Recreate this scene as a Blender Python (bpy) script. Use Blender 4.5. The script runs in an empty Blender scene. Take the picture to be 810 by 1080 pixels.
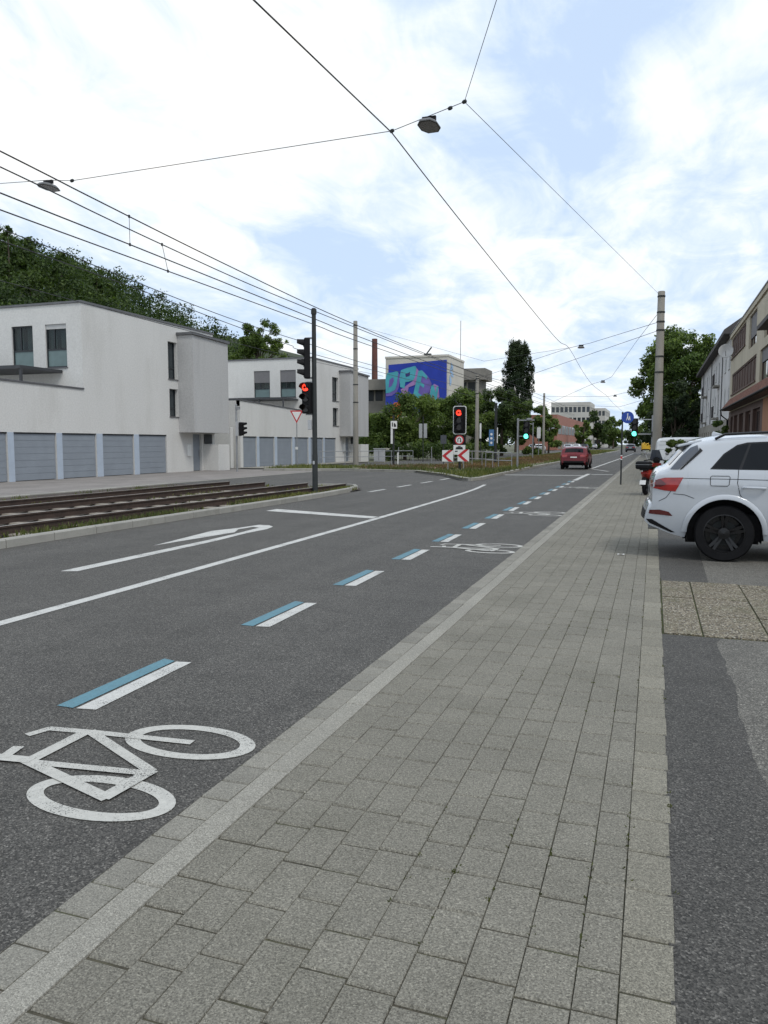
import bpy, math, random
import numpy as np
from mathutils import Vector, Matrix
from mathutils.geometry import delaunay_2d_cdt
random.seed(7)
scene = bpy.context.scene
col = scene.collection
R = math.radians

# ---------------------------------------------------------------- materials
def _nodes(name):
    m = bpy.data.materials.new(name); m.use_nodes = True
    nt = m.node_tree; nt.nodes.clear()
    out = nt.nodes.new('ShaderNodeOutputMaterial')
    return m, nt, out

def N(nt, kind, **kw):
    n = nt.nodes.new(kind)
    for k, v in kw.items():
        if k.startswith('i_'):
            key = k[2:]
            key = int(key) if key.isdigit() else key.replace('_', ' ')
            n.inputs[key].default_value = v
        else:
            setattr(n, k, v)
    return n

def ramp(nt, fac, stops):
    r = nt.nodes.new('ShaderNodeValToRGB')
    el = r.color_ramp.elements
    while len(el) < len(stops): el.new(0.5)
    for e, (p, c) in zip(el, stops):
        e.position = p
        e.color = (c, c, c, 1) if isinstance(c, (int, float)) else (*c, 1)
    nt.links.new(fac, r.inputs[0])
    return r.outputs[0]

def noise(nt, vec, scale, detail=3, rough=.55):
    n = N(nt, 'ShaderNodeTexNoise'); n.inputs['Scale'].default_value = scale
    n.inputs['Detail'].default_value = detail; n.inputs['Roughness'].default_value = rough
    nt.links.new(vec, n.inputs['Vector'])
    return n.outputs['Fac']

def mixc(nt, fac, a, b, mode='MIX'):
    m = N(nt, 'ShaderNodeMix', data_type='RGBA', blend_type=mode)
    for sock, v in ((m.inputs[0], fac), (m.inputs[6], a), (m.inputs[7], b)):
        if isinstance(v, (int, float)): sock.default_value = v
        elif isinstance(v, tuple): sock.default_value = (*v, 1)
        else: nt.links.new(v, sock)
    return m.outputs[2]

def mat(name, c, rough=.6, metal=0., var=.15, scale=3., fine=0., fscale=80., bump=0., bscale=60.,
        spec=.5, coat=0., island=0., emit=None, dirt=None, dscale=1.2, stretch=None, grain=0.):
    """general painted / plaster / stone material: broad blotches, fine speckle, bump, per piece variation"""
    m, nt, out = _nodes(name)
    b = N(nt, 'ShaderNodeBsdfPrincipled')
    b.inputs['Roughness'].default_value = rough; b.inputs['Metallic'].default_value = metal
    b.inputs['Specular IOR Level'].default_value = spec; b.inputs['Coat Weight'].default_value = coat
    tc = N(nt, 'ShaderNodeTexCoord'); vec = tc.outputs['Object']
    if stretch:
        mp = N(nt, 'ShaderNodeMapping'); mp.inputs['Scale'].default_value = stretch
        nt.links.new(vec, mp.inputs[0]); vec = mp.outputs[0]
    colr = c
    if var:
        lo = tuple(x * (1 - var) for x in c); hi = tuple(min(1, x * (1 + var)) for x in c)
        colr = ramp(nt, noise(nt, vec, scale, 5), [(.3, lo), (.7, hi)])
    if dirt:
        colr = mixc(nt, ramp(nt, noise(nt, vec, dscale, 6, .65), [(.5, 0.), (.75, 1.)]), colr, dirt)
    if fine:
        f = ramp(nt, noise(nt, tc.outputs['Object'], fscale, 2), [(.3, 1 - fine), (.7, 1 + fine)])
        # values over 1 survive only through a multiply in float, so scale afterwards
        colr = mixc(nt, 1., colr, f, 'MULTIPLY')
    if grain:                                                         # exposed sand: every grain its own tone
        vo = N(nt, 'ShaderNodeTexVoronoi', i_Scale=230.); nt.links.new(tc.outputs['Object'], vo.inputs['Vector'])
        sp = N(nt, 'ShaderNodeSeparateColor'); nt.links.new(vo.outputs['Color'], sp.inputs[0])
        colr = mixc(nt, 1., colr, ramp(nt, sp.outputs[0], [(0., 1 - grain), (.45, 1 - grain * .15), (.85, 1 + grain * .25), (1., 1 + grain * 1.1)]), 'MULTIPLY')
    if island:
        g = N(nt, 'ShaderNodeNewGeometry')
        mr = N(nt, 'ShaderNodeMapRange'); mr.inputs[3].default_value = 1 - island; mr.inputs[4].default_value = 1 + island
        nt.links.new(g.outputs['Random Per Island'], mr.inputs[0])
        colr = mixc(nt, 1., colr, mr.outputs[0], 'MULTIPLY')
    if isinstance(colr, tuple): b.inputs['Base Color'].default_value = (*colr, 1)
    else: nt.links.new(colr, b.inputs['Base Color'])
    if bump:
        bp = N(nt, 'ShaderNodeBump'); bp.inputs['Strength'].default_value = bump; bp.inputs['Distance'].default_value = .01
        nt.links.new(noise(nt, tc.outputs['Object'], bscale, 3), bp.inputs['Height'])
        nt.links.new(bp.outputs[0], b.inputs['Normal'])
    if emit:
        b.inputs['Emission Color'].default_value = (*emit[0], 1); b.inputs['Emission Strength'].default_value = emit[1]
    nt.links.new(b.outputs[0], out.inputs[0])
    return m

def asphalt(name, lo, hi, tint=(1, 1, 1.01), patch=.12):
    m, nt, out = _nodes(name)
    b = N(nt, 'ShaderNodeBsdfPrincipled', i_Roughness=.78)
    b.inputs['Specular IOR Level'].default_value = .38
    tc = N(nt, 'ShaderNodeTexCoord'); v = tc.outputs['Object']
    vo = N(nt, 'ShaderNodeTexVoronoi', i_Scale=150.); nt.links.new(v, vo.inputs['Vector'])
    sp = N(nt, 'ShaderNodeSeparateColor'); nt.links.new(vo.outputs['Color'], sp.inputs[0])
    mid = (lo + hi) / 2
    cl = ramp(nt, sp.outputs[0], [(0., lo * .55), (.3, lo), (.7, mid), (.92, hi), (1., hi * 1.7)])
    cl = mixc(nt, 1., cl, ramp(nt, noise(nt, v, 210, 2), [(.3, .55), (.7, 1.1)]), 'MULTIPLY')
    big = ramp(nt, noise(nt, v, .5, 6, .6), [(.3, 1 - patch), (.7, 1.)])
    cl = mixc(nt, 1., cl, big, 'MULTIPLY')
    mp = N(nt, 'ShaderNodeMapping'); mp.inputs['Scale'].default_value = (1.6, .05, 1)   # faint lengthwise wheel wear
    nt.links.new(v, mp.inputs[0])
    cl = mixc(nt, 1., cl, ramp(nt, noise(nt, mp.outputs[0], 1., 3), [(.35, .86), (.65, 1.)]), 'MULTIPLY')
    cl = mixc(nt, 1., cl, ramp(nt, noise(nt, v, 2.3, 7, .7), [(.32, .80), (.52, 1.), (.70, 1.), (.8, .86)]), 'MULTIPLY')   # oil spots and old seams
    cl = mixc(nt, 1., cl, tint, 'MULTIPLY')
    nt.links.new(cl, b.inputs['Base Color'])
    bp = N(nt, 'ShaderNodeBump'); bp.inputs['Strength'].default_value = .55; bp.inputs['Distance'].default_value = .006
    nt.links.new(vo.outputs['Distance'], bp.inputs['Height']); nt.links.new(bp.outputs[0], b.inputs['Normal'])
    nt.links.new(b.outputs[0], out.inputs[0])
    return m

def road_paint(name, c, base=(.085, .083, .078), wear=.535):
    """thermoplastic paint worn through to the stones in specks"""
    m, nt, out = _nodes(name)
    b = N(nt, 'ShaderNodeBsdfPrincipled', i_Roughness=.75)
    tc = N(nt, 'ShaderNodeTexCoord'); v = tc.outputs['Object']
    n1 = noise(nt, v, 130, 3, .6); n2 = noise(nt, v, 3.5, 4)
    ad = N(nt, 'ShaderNodeMath', operation='MULTIPLY_ADD'); nt.links.new(n2, ad.inputs[0]); ad.inputs[1].default_value = .55
    nt.links.new(n1, ad.inputs[2])
    f = ramp(nt, ad.outputs[0], [(wear + .33, 0.), (wear + .40, 1.)])
    cc = ramp(nt, noise(nt, v, 40, 3), [(.3, tuple(x * .82 for x in c)), (.7, c)])
    nt.links.new(mixc(nt, f, cc, base), b.inputs['Base Color'])
    bp = N(nt, 'ShaderNodeBump'); bp.inputs['Strength'].default_value = .3; bp.inputs['Distance'].default_value = .004
    nt.links.new(noise(nt, v, 160, 2), bp.inputs['Height']); nt.links.new(bp.outputs[0], b.inputs['Normal'])
    nt.links.new(b.outputs[0], out.inputs[0])
    return m

def leaf_mat(name, dark, light, trans=.35):
    m, nt, out = _nodes(name)
    g = N(nt, 'ShaderNodeNewGeometry'); tc = N(nt, 'ShaderNodeTexCoord')
    c = ramp(nt, g.outputs['Random Per Island'], [(0., dark), (.6, tuple((a + b) / 2 for a, b in zip(dark, light))), (1., light)])
    c = mixc(nt, 1., c, ramp(nt, noise(nt, tc.outputs['Object'], .35, 3), [(.3, .7), (.7, 1.)]), 'MULTIPLY')
    c = mixc(nt, 1., c, ramp(nt, noise(nt, tc.outputs['Object'], .11, 2), [(.35, (.62, .68, .7)), (.65, (1.1, 1.05, .9))]), 'MULTIPLY')   # kinds of trees
    d = N(nt, 'ShaderNodeBsdfPrincipled', i_Roughness=.6); d.inputs['Specular IOR Level'].default_value = .25
    t = N(nt, 'ShaderNodeBsdfTranslucent')
    nt.links.new(c, d.inputs['Base Color'])
    nt.links.new(mixc(nt, 1., c, (1.1, 1.25, .5), 'MULTIPLY'), t.inputs['Color'])
    mx = N(nt, 'ShaderNodeMixShader'); mx.inputs[0].default_value = trans
    nt.links.new(d.outputs[0], mx.inputs[1]); nt.links.new(t.outputs[0], mx.inputs[2])
    nt.links.new(mx.outputs[0], out.inputs[0])
    return m

def glass_mat(name, tint=(.02, .025, .03), rough=.04, see=0., spec=.6):
    m, nt, out = _nodes(name)
    b = N(nt, 'ShaderNodeBsdfPrincipled', i_Roughness=rough)
    b.inputs['Base Color'].default_value = (*tint, 1); b.inputs['Specular IOR Level'].default_value = spec
    if see:
        t = N(nt, 'ShaderNodeBsdfTransparent'); t.inputs[0].default_value = (.75, .82, .82, 1)
        mx = N(nt, 'ShaderNodeMixShader'); mx.inputs[0].default_value = see
        nt.links.new(b.outputs[0], mx.inputs[1]); nt.links.new(t.outputs[0], mx.inputs[2])
        nt.links.new(mx.outputs[0], out.inputs[0])
    else:
        nt.links.new(b.outputs[0], out.inputs[0])
    return m

M = {}
M['asphalt'] = asphalt('asphalt', .074, .180, (1.06, 1., .90), patch=.2)
M['asphalt_lot'] = asphalt('asphalt_lot', .125, .27, (1.06, 1., .87))
M['asphalt_patch'] = asphalt('asphalt_patch', .064, .142, (1.06, 1, .90))
M['paint_white'] = road_paint('paint_white', (.56, .555, .525))
M['paint_bike'] = road_paint('paint_bike', (.50, .49, .45), wear=.53)
M['paint_blue'] = road_paint('paint_blue', (.105, .235, .29))
M['paver'] = mat('paver', (.214, .202, .168), .88, var=.08, scale=1.2, grain=.42, fine=.25, fscale=120, bump=.7, bscale=180, island=.05, spec=.25, dirt=(.175, .166, .135), dscale=1.3)
M['paver_light'] = mat('paver_light', (.222, .208, .168), .88, var=.08, scale=1.2, grain=.45, fine=.22, fscale=240, bump=.5, bscale=220, island=.1, spec=.3)
M['kerb_stone'] = mat('kerb_stone', (.228, .217, .186), .85, var=.1, scale=2.5, grain=.35, fine=.2, fscale=200, bump=.3, bscale=180, island=.14, spec=.3)
M['kerb_slab'] = mat('kerb_slab', (.275, .262, .226), .85, grain=.35, var=.08, scale=1.5, fine=.3, fscale=240, bump=.35, bscale=220, island=.05, spec=.3)
M['joint'] = mat('joint', (.062, .055, .038), .95, var=.4, scale=4, fine=.3, fscale=90, dirt=(.06, .07, .025), dscale=3)
M['pebble'] = None
M['kerb'] = mat('kerb', (.30, .29, .26), .85, var=.15, scale=1.5, fine=.2, fscale=120, bump=.3, island=.1, dirt=(.17, .165, .14), dscale=1.5)
M['forecourt'] = mat('forecourt', (.22, .20, .185), .9, var=.18, scale=.8, fine=.25, fscale=40, bump=.2)
M['ground'] = mat('ground', (.11, .115, .07), .95, var=.3, scale=.3, fine=.2, fscale=10)
M['ballast'] = mat('ballast', (.052, .039, .032), .95, var=.35, scale=2., fine=.5, fscale=26, bump=1., bscale=26, dirt=(.10, .075, .05), dscale=3)
M['dry_bed'] = mat('dry_bed', (.20, .105, .075), .95, var=.3, scale=1.3, fine=.35, fscale=12, dirt=(.12, .12, .05), dscale=.9)
M['verge'] = mat('verge', (.10, .105, .045), .95, var=.35, scale=1.2, fine=.3, fscale=20, dirt=(.17, .12, .08), dscale=.7)
M['rust_rail'] = mat('rust_rail', (.052, .033, .025), .8, var=.3, scale=4, fine=.2)
M['rail_top'] = mat('rail_top', (.40, .37, .34), .45, metal=.5, var=.15, scale=5, spec=.4)
M['sleeper'] = mat('sleeper', (.27, .24, .20), .9, var=.2, scale=3, fine=.2, dirt=(.16, .12, .09), dscale=4)
M['plaster'] = mat('plaster', (.60, .593, .57), .9, var=.03, scale=.5, fine=.07, fscale=14, bump=.5, bscale=30, dirt=(.53, .522, .495), dscale=.7, stretch=(1, 1, .3))
M['plaster_grey'] = mat('plaster_grey', (.44, .437, .43), .9, var=.05, scale=.5, fine=.10, fscale=14, bump=.3, bscale=40, dirt=(.36, .355, .35), dscale=.7, stretch=(1, 1, .2))
M['garage_door'] = mat('garage_door', (.235, .262, .295), .55, var=.06, scale=1.5, spec=.4)
M['garage_post'] = mat('garage_post', (.40, .46, .54), .6, var=.06, scale=2)
M['zinc'] = mat('zinc', (.13, .13, .135), .5, metal=.3, var=.15, scale=2)
M['frame_dark'] = mat('frame_dark', (.018, .022, .026), .45, var=.1)
M['frame_white'] = mat('frame_white', (.62, .62, .60), .5, var=.05)
M['pane'] = glass_mat('pane', (.025, .035, .04), .05)
M['pane_clear'] = glass_mat('pane_clear', (.03, .04, .04), .04, see=.6)
M['pane_frost'] = mat('pane_frost', (.13, .19, .19), .3, var=.1, spec=.5)
M['curtain'] = mat('curtain', (.45, .47, .46), .9, var=.12, scale=2)
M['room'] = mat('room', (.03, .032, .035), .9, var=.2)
M['blind'] = mat('blind', (.17, .165, .17), .7, var=.06)
M['blind_light'] = mat('blind_light', (.48, .48, .47), .7, var=.06)
M['concrete'] = mat('concrete', (.25, .235, .205), .9, var=.15, scale=2, fine=.12, fscale=40, bump=.3, dirt=(.22, .205, .18), dscale=1.2, stretch=(1, 1, .3))
M['concrete_dark'] = mat('concrete_dark', (.23, .215, .19), .9, var=.15, scale=.6, dirt=(.15, .14, .12), dscale=.4)
M['steel'] = mat('steel', (.34, .35, .36), .45, metal=.6, var=.12, scale=4)
M['pole_dark'] = mat('pole_dark', (.030, .034, .034), .6, var=.15, scale=3, spec=.3)
M['black'] = mat('black', (.008, .008, .009), .6, var=.1, spec=.2)
M['black_gloss'] = mat('black_gloss', (.008, .008, .009), .22, var=.05, spec=.4)
M['rubber'] = mat('rubber', (.010, .010, .011), .9, var=.2, scale=8, bump=.2, spec=.15)
M['wire'] = mat('wire', (.035, .035, .038), .6, var=0)
M['lamp_body'] = mat('lamp_body', (.10, .10, .10), .5, var=.1)
M['lamp_glass'] = mat('lamp_glass', (.22, .21, .21), .25, var=.1)
M['sign_white'] = mat('sign_white', (.72, .72, .70), .45, var=.04)
M['sign_red'] = mat('sign_red', (.50, .02, .025), .4, var=.05)
M['sign_black'] = mat('sign_black', (.015, .015, .015), .5, var=0)
M['sign_blue'] = mat('sign_blue', (.012, .055, .33), .4, var=.06)
M['sign_back'] = mat('sign_back', (.40, .41, .41), .5, metal=.3, var=.08)
M['panel_blue'] = mat('panel_blue', (.06, .16, .33), .5, var=.15, scale=1.5)
M['signal_red'] = mat('signal_red', (.6, .03, .02), .4, var=0, emit=((1., .045, .02), 2.2))
M['signal_green'] = mat('signal_green', (.05, .5, .35), .4, var=0, emit=((.12, 1., .68), 2.6))
M['lens_off'] = mat('lens_off', (.02, .014, .012), .2, var=0)
M['car_white'] = mat('car_white', (.46, .485, .52), .22, var=.02, scale=2, spec=.55, coat=1.)
M['car_red'] = mat('car_red', (.13, .006, .011), .35, var=.03, spec=.3, coat=.25)
M['car_silver'] = mat('car_silver', (.42, .44, .46), .35, metal=.3, var=.03, coat=.4)
M['car_dark'] = mat('car_dark', (.03, .035, .045), .3, var=.03, coat=.5)
M['car_blue'] = mat('car_blue', (.05, .09, .17), .3, var=.03, coat=.5)
M['car_yellow'] = mat('car_yellow', (.62, .36, .015), .4, var=.05, coat=.3)
M['van_white'] = mat('van_white', (.66, .67, .67), .4, var=.04, coat=.3)
M['car_glass'] = glass_mat('car_glass', (.006, .007, .009), .06, spec=.22)
M['rear_glass'] = glass_mat('rear_glass', (.085, .095, .115), .08)
M['tail_red'] = mat('tail_red', (.32, .012, .012), .12, var=.3, scale=9, coat=.8)
M['tail_dark'] = mat('tail_dark', (.09, .008, .01), .12, var=.2, scale=9, coat=.8)
M['plate'] = mat('plate', (.7, .7, .68), .4, var=.03)
M['alu'] = mat('alu', (.45, .45, .45), .3, metal=.9, var=.05)
M['scooter_red'] = mat('scooter_red', (.34, .03, .02), .35, var=.06, coat=.4)
M['beige'] = mat('beige', (.48, .43, .33), .9, var=.08, scale=.7, dirt=(.38, .34, .26), dscale=.5, stretch=(1, 1, .3))
M['orange'] = mat('orange', (.36, .18, .10), .9, var=.08, scale=.7)
M['brown_wood'] = mat('brown_wood', (.095, .055, .042), .7, var=.25, scale=3, stretch=(1, 1, .2))
M['roof_tile'] = mat('roof_tile', (.20, .085, .055), .85, var=.3, scale=3, fine=.2, island=.2)
M['roof_dark'] = mat('roof_dark', (.06, .055, .055), .8, var=.2, scale=2)
M['apt_wall'] = mat('apt_wall', (.62, .61, .60), .9, var=.1, scale=.5, dirt=(.38, .375, .37), dscale=.4, stretch=(1, 1, .3))
M['apt_base'] = mat('apt_base', (.30, .28, .24), .9, var=.25, scale=1.2, fine=.15)
M['brick'] = mat('brick', (.30, .135, .10), .9, var=.18, scale=1.2, fine=.2, fscale=9)
M['far_white'] = mat('far_white', (.50, .485, .45), .9, var=.08, scale=.2)
M['mural_wall'] = mat('mural_wall', (.55, .52, .46), .9, var=.08, scale=.4)
M['mural_blue'] = mat('mural_blue', (.018, .045, .36), .8, var=.15, scale=.5)
M['mural_teal'] = mat('mural_teal', (.07, .36, .43), .8, var=.14, scale=.7)
M['mural_purple'] = mat('mural_purple', (.15, .11, .38), .8, var=.2, scale=.7)
M['mural_navy'] = mat('mural_navy', (.03, .03, .14), .8, var=.2, scale=.7)
M['mural_pink'] = mat('mural_pink', (.33, .19, .42), .8, var=.2, scale=.7)
M['mural_orange'] = mat('mural_orange', (.55, .14, .05), .8, var=.2, scale=.7)
M['mural_yellow'] = mat('mural_yellow', (.68, .42, .06), .8, var=.2, scale=.7)
M['mural_light'] = mat('mural_light', (.30, .44, .62), .8, var=.2, scale=.7)
M['chimney'] = mat('chimney', (.13, .055, .045), .9, var=.2, scale=.6)
M['bark'] = mat('bark', (.075, .058, .042), .95, var=.3, scale=3, bump=.6, bscale=12)
M['leaf_mid'] = leaf_mat('leaf_mid', (.066, .112, .027), (.24, .325, .082))
M['leaf_dark'] = leaf_mat('leaf_dark', (.038, .068, .020), (.135, .195, .055), .32)
M['leaf_poplar'] = leaf_mat('leaf_poplar', (.026, .044, .022), (.070, .102, .044), .25)
M['leaf_wood'] = leaf_mat('leaf_wood', (.026, .050, .016), (.105, .158, .042), .3)
M['leaf_bright'] = leaf_mat('leaf_bright', (.045, .08, .014), (.15, .20, .035), .35)
M['grass'] = leaf_mat('grass', (.075, .105, .024), (.26, .26, .095), .3)
M['dry_grass'] = leaf_mat('dry_grass', (.15, .085, .055), (.30, .20, .12), .2)
M['paper'] = mat('paper', (.75, .75, .73), .8, var=.03)
M['cabinet'] = mat('cabinet', (.42, .43, .44), .6, var=.08)
M['pergola'] = mat('pergola', (.04, .042, .046), .6, var=.15)
M['dish'] = mat('dish', (.55, .54, .52), .6, var=.05)
M['balcony_dark'] = mat('balcony_dark', (.05, .045, .045), .7, var=.2)
M['hill_soil'] = mat('hill_soil', (.03, .04, .015), .95, var=.3, scale=.1)

def pebble_mat():
    m, nt, out = _nodes('pebble')
    b = N(nt, 'ShaderNodeBsdfPrincipled', i_Roughness=.8)
    tc = N(nt, 'ShaderNodeTexCoord'); v = tc.outputs['Object']
    vo = N(nt, 'ShaderNodeTexVoronoi', i_Scale=75.); nt.links.new(v, vo.inputs['Vector'])
    sp = N(nt, 'ShaderNodeSeparateColor'); nt.links.new(vo.outputs['Color'], sp.inputs[0])
    c = ramp(nt, sp.outputs[0], [(0., (.07, .055, .04)), (.3, (.17, .14, .095)), (.6, (.27, .225, .15)), (.85, (.36, .32, .235)), (1., (.52, .49, .41))])
    edge = ramp(nt, vo.outputs['Distance'], [(.3, 1.), (.75, .3)])
    c = mixc(nt, 1., c, edge, 'MULTIPLY')
    c = mixc(nt, ramp(nt, noise(nt, v, 2.5, 5, .65), [(.5, 0.), (.75, .6)]), c, (.085, .085, .03))
    nt.links.new(c, b.inputs['Base Color'])
    bp = N(nt, 'ShaderNodeBump', invert=True); bp.inputs['Strength'].default_value = .8; bp.inputs['Distance'].default_value = .008
    nt.links.new(vo.outputs['Distance'], bp.inputs['Height']); nt.links.new(bp.outputs[0], b.inputs['Normal'])
    nt.links.new(b.outputs[0], out.inputs[0])
    return m
M['pebble'] = pebble_mat()

# ---------------------------------------------------------------- objects
def tag(o, label=None, cat=None, group=None, kind=None):
    if label: o['label'] = label
    if cat: o['category'] = cat
    if group: o['group'] = group
    if kind: o['kind'] = kind
    return o

def thing(name, label, cat, loc=(0, 0, 0), rz=0., group=None):
    o = bpy.data.objects.new(name, None); col.objects.link(o)
    o.location = loc; o.rotation_euler = (0, 0, rz); o.empty_display_size = .3
    return tag(o, label, cat, group)

def children(o): return [c for c in bpy.data.objects if c.parent == o]
def copy_tree(o, parent=None):
    c = o.copy(); col.objects.link(c)
    if parent: c.parent = parent
    for ch in children(o): copy_tree(ch, c)
    return c

def root_of(o):
    while o.parent: o = o.parent
    return o

class MB:
    """collects shapes into one mesh; build() links it as ONE object"""
    def __init__(s): s.v = []; s.f = []; s.mi = []; s.cur = 0
    def m(s, i): s.cur = i; return s
    def add(s, vs, fs):
        o = len(s.v); s.v += [tuple(p) for p in vs]
        for f in fs: s.f.append(tuple(i + o for i in f)); s.mi.append(s.cur)
        return s
    def quad(s, a, b, c, d): return s.add([a, b, c, d], [(0, 1, 2, 3)])
    def poly(s, pts): return s.add(pts, [tuple(range(len(pts)))])
    def box(s, x0, x1, y0, y1, z0, z1):
        x0, x1 = min(x0, x1), max(x0, x1); y0, y1 = min(y0, y1), max(y0, y1); z0, z1 = min(z0, z1), max(z0, z1)
        return s.add([(x0, y0, z0), (x1, y0, z0), (x1, y1, z0), (x0, y1, z0), (x0, y0, z1), (x1, y0, z1), (x1, y1, z1), (x0, y1, z1)],
                     [(0, 3, 2, 1), (4, 5, 6, 7), (0, 1, 5, 4), (1, 2, 6, 5), (2, 3, 7, 6), (3, 0, 4, 7)])
    def prism(s, pts, h):
        """pts: list of 3D points of a planar polygon, h: extrusion vector"""
        n = len(pts); h = Vector(h)
        a = [Vector(p) for p in pts]; b = [p + h for p in a]
        nrm = Vector((0, 0, 0))
        for i in range(n): nrm += a[i].cross(a[(i + 1) % n])
        fs = [tuple(range(n))[::-1], tuple(range(n, 2 * n))] + [(i, (i + 1) % n, n + (i + 1) % n, n + i) for i in range(n)]
        if nrm.dot(h) < 0: fs = [f[::-1] for f in fs]
        return s.add(a + b, fs)
    def tube(s, pts, r, n=8, caps=True):
        pts = [Vector(p) for p in pts]
        rs = r if isinstance(r, (list, tuple)) else [r] * len(pts)
        rings = []; up = None
        for i, p in enumerate(pts):
            d = (pts[min(i + 1, len(pts) - 1)] - pts[max(i - 1, 0)]).normalized()
            if up is None:
                ref = Vector((0, 0, 1)) if abs(d.z) < .9 else Vector((1, 0, 0))
                up = d.cross(ref).normalized()
            up = (up - d * up.dot(d)).normalized(); sd = d.cross(up)
            rings.append([p + (up * math.cos(2 * math.pi * k / n) + sd * math.sin(2 * math.pi * k / n)) * rs[i] for k in range(n)])
        vs = [q for rg in rings for q in rg]
        fs = [(i * n + k, i * n + (k + 1) % n, (i + 1) * n + (k + 1) % n, (i + 1) * n + k) for i in range(len(pts) - 1) for k in range(n)]
        if caps: fs += [tuple(range(n))[::-1], tuple((len(pts) - 1) * n + k for k in range(n))]
        return s.add(vs, fs)
    def lathe(s, prof, c, ax, n=32):
        """prof: (radius, offset along axis) list revolved about axis ax through c"""
        ax = Vector(ax).normalized(); c = Vector(c)
        ref = Vector((0, 0, 1)) if abs(ax.z) < .9 else Vector((1, 0, 0))
        u = ax.cross(ref).normalized(); w = ax.cross(u)
        vs = [c + ax * o + (u * math.cos(2 * math.pi * k / n) + w * math.sin(2 * math.pi * k / n)) * r for r, o in prof for k in range(n)]
        fs = [(i * n + k, i * n + (k + 1) % n, (i + 1) * n + (k + 1) % n, (i + 1) * n + k) for i in range(len(prof) - 1) for k in range(n)]
        return s.add(vs, fs)
    def grid(s, rows):
        w = len(rows[0]); vs = [p for r in rows for p in r]
        fs = [(i * w + j, i * w + j + 1, (i + 1) * w + j + 1, (i + 1) * w + j) for i in range(len(rows) - 1) for j in range(w - 1)]
        return s.add(vs, fs)
    def build(s, name, mats, parent=None, local=False, smooth=False, bevel=0., label=None, cat=None, group=None, kind=None, sharp=35):
        off = Vector((0, 0, 0))
        if parent is not None and not local: off = root_of(parent).location
        me = bpy.data.meshes.new(name)
        me.from_pydata([(p[0] - off.x, p[1] - off.y, p[2] - off.z) for p in s.v], [], s.f)
        if not isinstance(mats, (list, tuple)): mats = [mats]
        for m_ in mats: me.materials.append(m_)
        if len(mats) > 1: me.polygons.foreach_set('material_index', s.mi)
        if smooth:
            me.polygons.foreach_set('use_smooth', [True] * len(me.polygons))
            try: me.set_sharp_from_angle(angle=R(sharp))
            except Exception: pass
        me.update()
        o = bpy.data.objects.new(name, me); col.objects.link(o)
        if parent is not None: o.parent = parent
        if bevel:
            b = o.modifiers.new('bevel', 'BEVEL'); b.width = bevel; b.segments = 2; b.limit_method = 'ANGLE'; b.angle_limit = R(40)
        return tag(o, label, cat, group, kind)

def mesh_np(name, verts, faces4, m, parent=None, smooth=False):
    """fast mesh of quads from numpy arrays (already in the parent's space)"""
    me = bpy.data.meshes.new(name); nv, nf = len(verts), len(faces4)
    me.vertices.add(nv); me.vertices.foreach_set('co', np.asarray(verts, np.float32).ravel())
    me.loops.add(nf * 4); me.loops.foreach_set('vertex_index', np.asarray(faces4, np.int32).ravel())
    me.polygons.add(nf); me.polygons.foreach_set('loop_start', np.arange(0, nf * 4, 4, dtype=np.int32))
    me.polygons.foreach_set('loop_total', np.full(nf, 4, np.int32))
    me.materials.append(m); me.update(calc_edges=True); me.validate()
    o = bpy.data.objects.new(name, me); col.objects.link(o)
    if parent is not None: o.parent = parent
    return o

# walls with true openings: origin + u along wall, z up, n outward
def wall_panel(mb, o, u, n, u0, u1, v0, v1, opens=(), depth=.15):
    o = Vector(o); u = Vector(u); n = Vector(n); z = Vector((0, 0, 1))
    us = sorted({u0, u1, *[a for q in opens for a in q[:2]]}); vs = sorted({v0, v1, *[a for q in opens for a in q[2:4]]})
    P = lambda a, b, d=0.: o + u * a + z * b - n * d
    flip = u.cross(z).dot(n) < 0
    def q(*p): mb.quad(*(p[::-1] if flip else p))
    for i in range(len(us) - 1):
        for j in range(len(vs) - 1):
            cu = (us[i] + us[i + 1]) / 2; cv = (vs[j] + vs[j + 1]) / 2
            if any(a < cu < b and c < cv < d for a, b, c, d in [t[:4] for t in opens]): continue
            q(P(us[i], vs[j]), P(us[i + 1], vs[j]), P(us[i + 1], vs[j + 1]), P(us[i], vs[j + 1]))
    for a, b, c, d in [t[:4] for t in opens]:
        q(P(a, c), P(a, d), P(a, d, depth), P(a, c, depth)); q(P(b, d), P(b, c), P(b, c, depth), P(b, d, depth))
        q(P(a, c, depth), P(b, c, depth), P(b, c), P(a, c)); q(P(a, d), P(b, d), P(b, d, depth), P(a, d, depth))
def ubox(mb, o, u, n, a, b, c, d, e0, e1):
    """box spanning u a..b, z c..d, outward offset e0..e1 (negative = into the wall)"""
    o = Vector(o); u = Vector(u); n = Vector(n)
    p = [o + u * x + n * e for x, e in ((a, e0), (b, e0), (b, e1), (a, e1))]
    mb.prism([q + Vector((0, 0, c)) for q in p], (0, 0, d - c))
# ---------------------------------------------------------------- camera
W_, H_ = 810., 1080.; FPX = 811.; EYE = 1.55
cam_d = bpy.data.cameras.new('camera'); cam = bpy.data.objects.new('camera', cam_d); col.objects.link(cam)
cam_d.sensor_width = 36.; cam_d.lens = FPX / H_ * 36.; cam_d.clip_start = .05; cam_d.clip_end = 3000
cam.location = (0, 0, EYE); cam.rotation_euler = (R(90 - 5.0734), 0, R(19.2922))
scene.camera = cam

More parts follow.
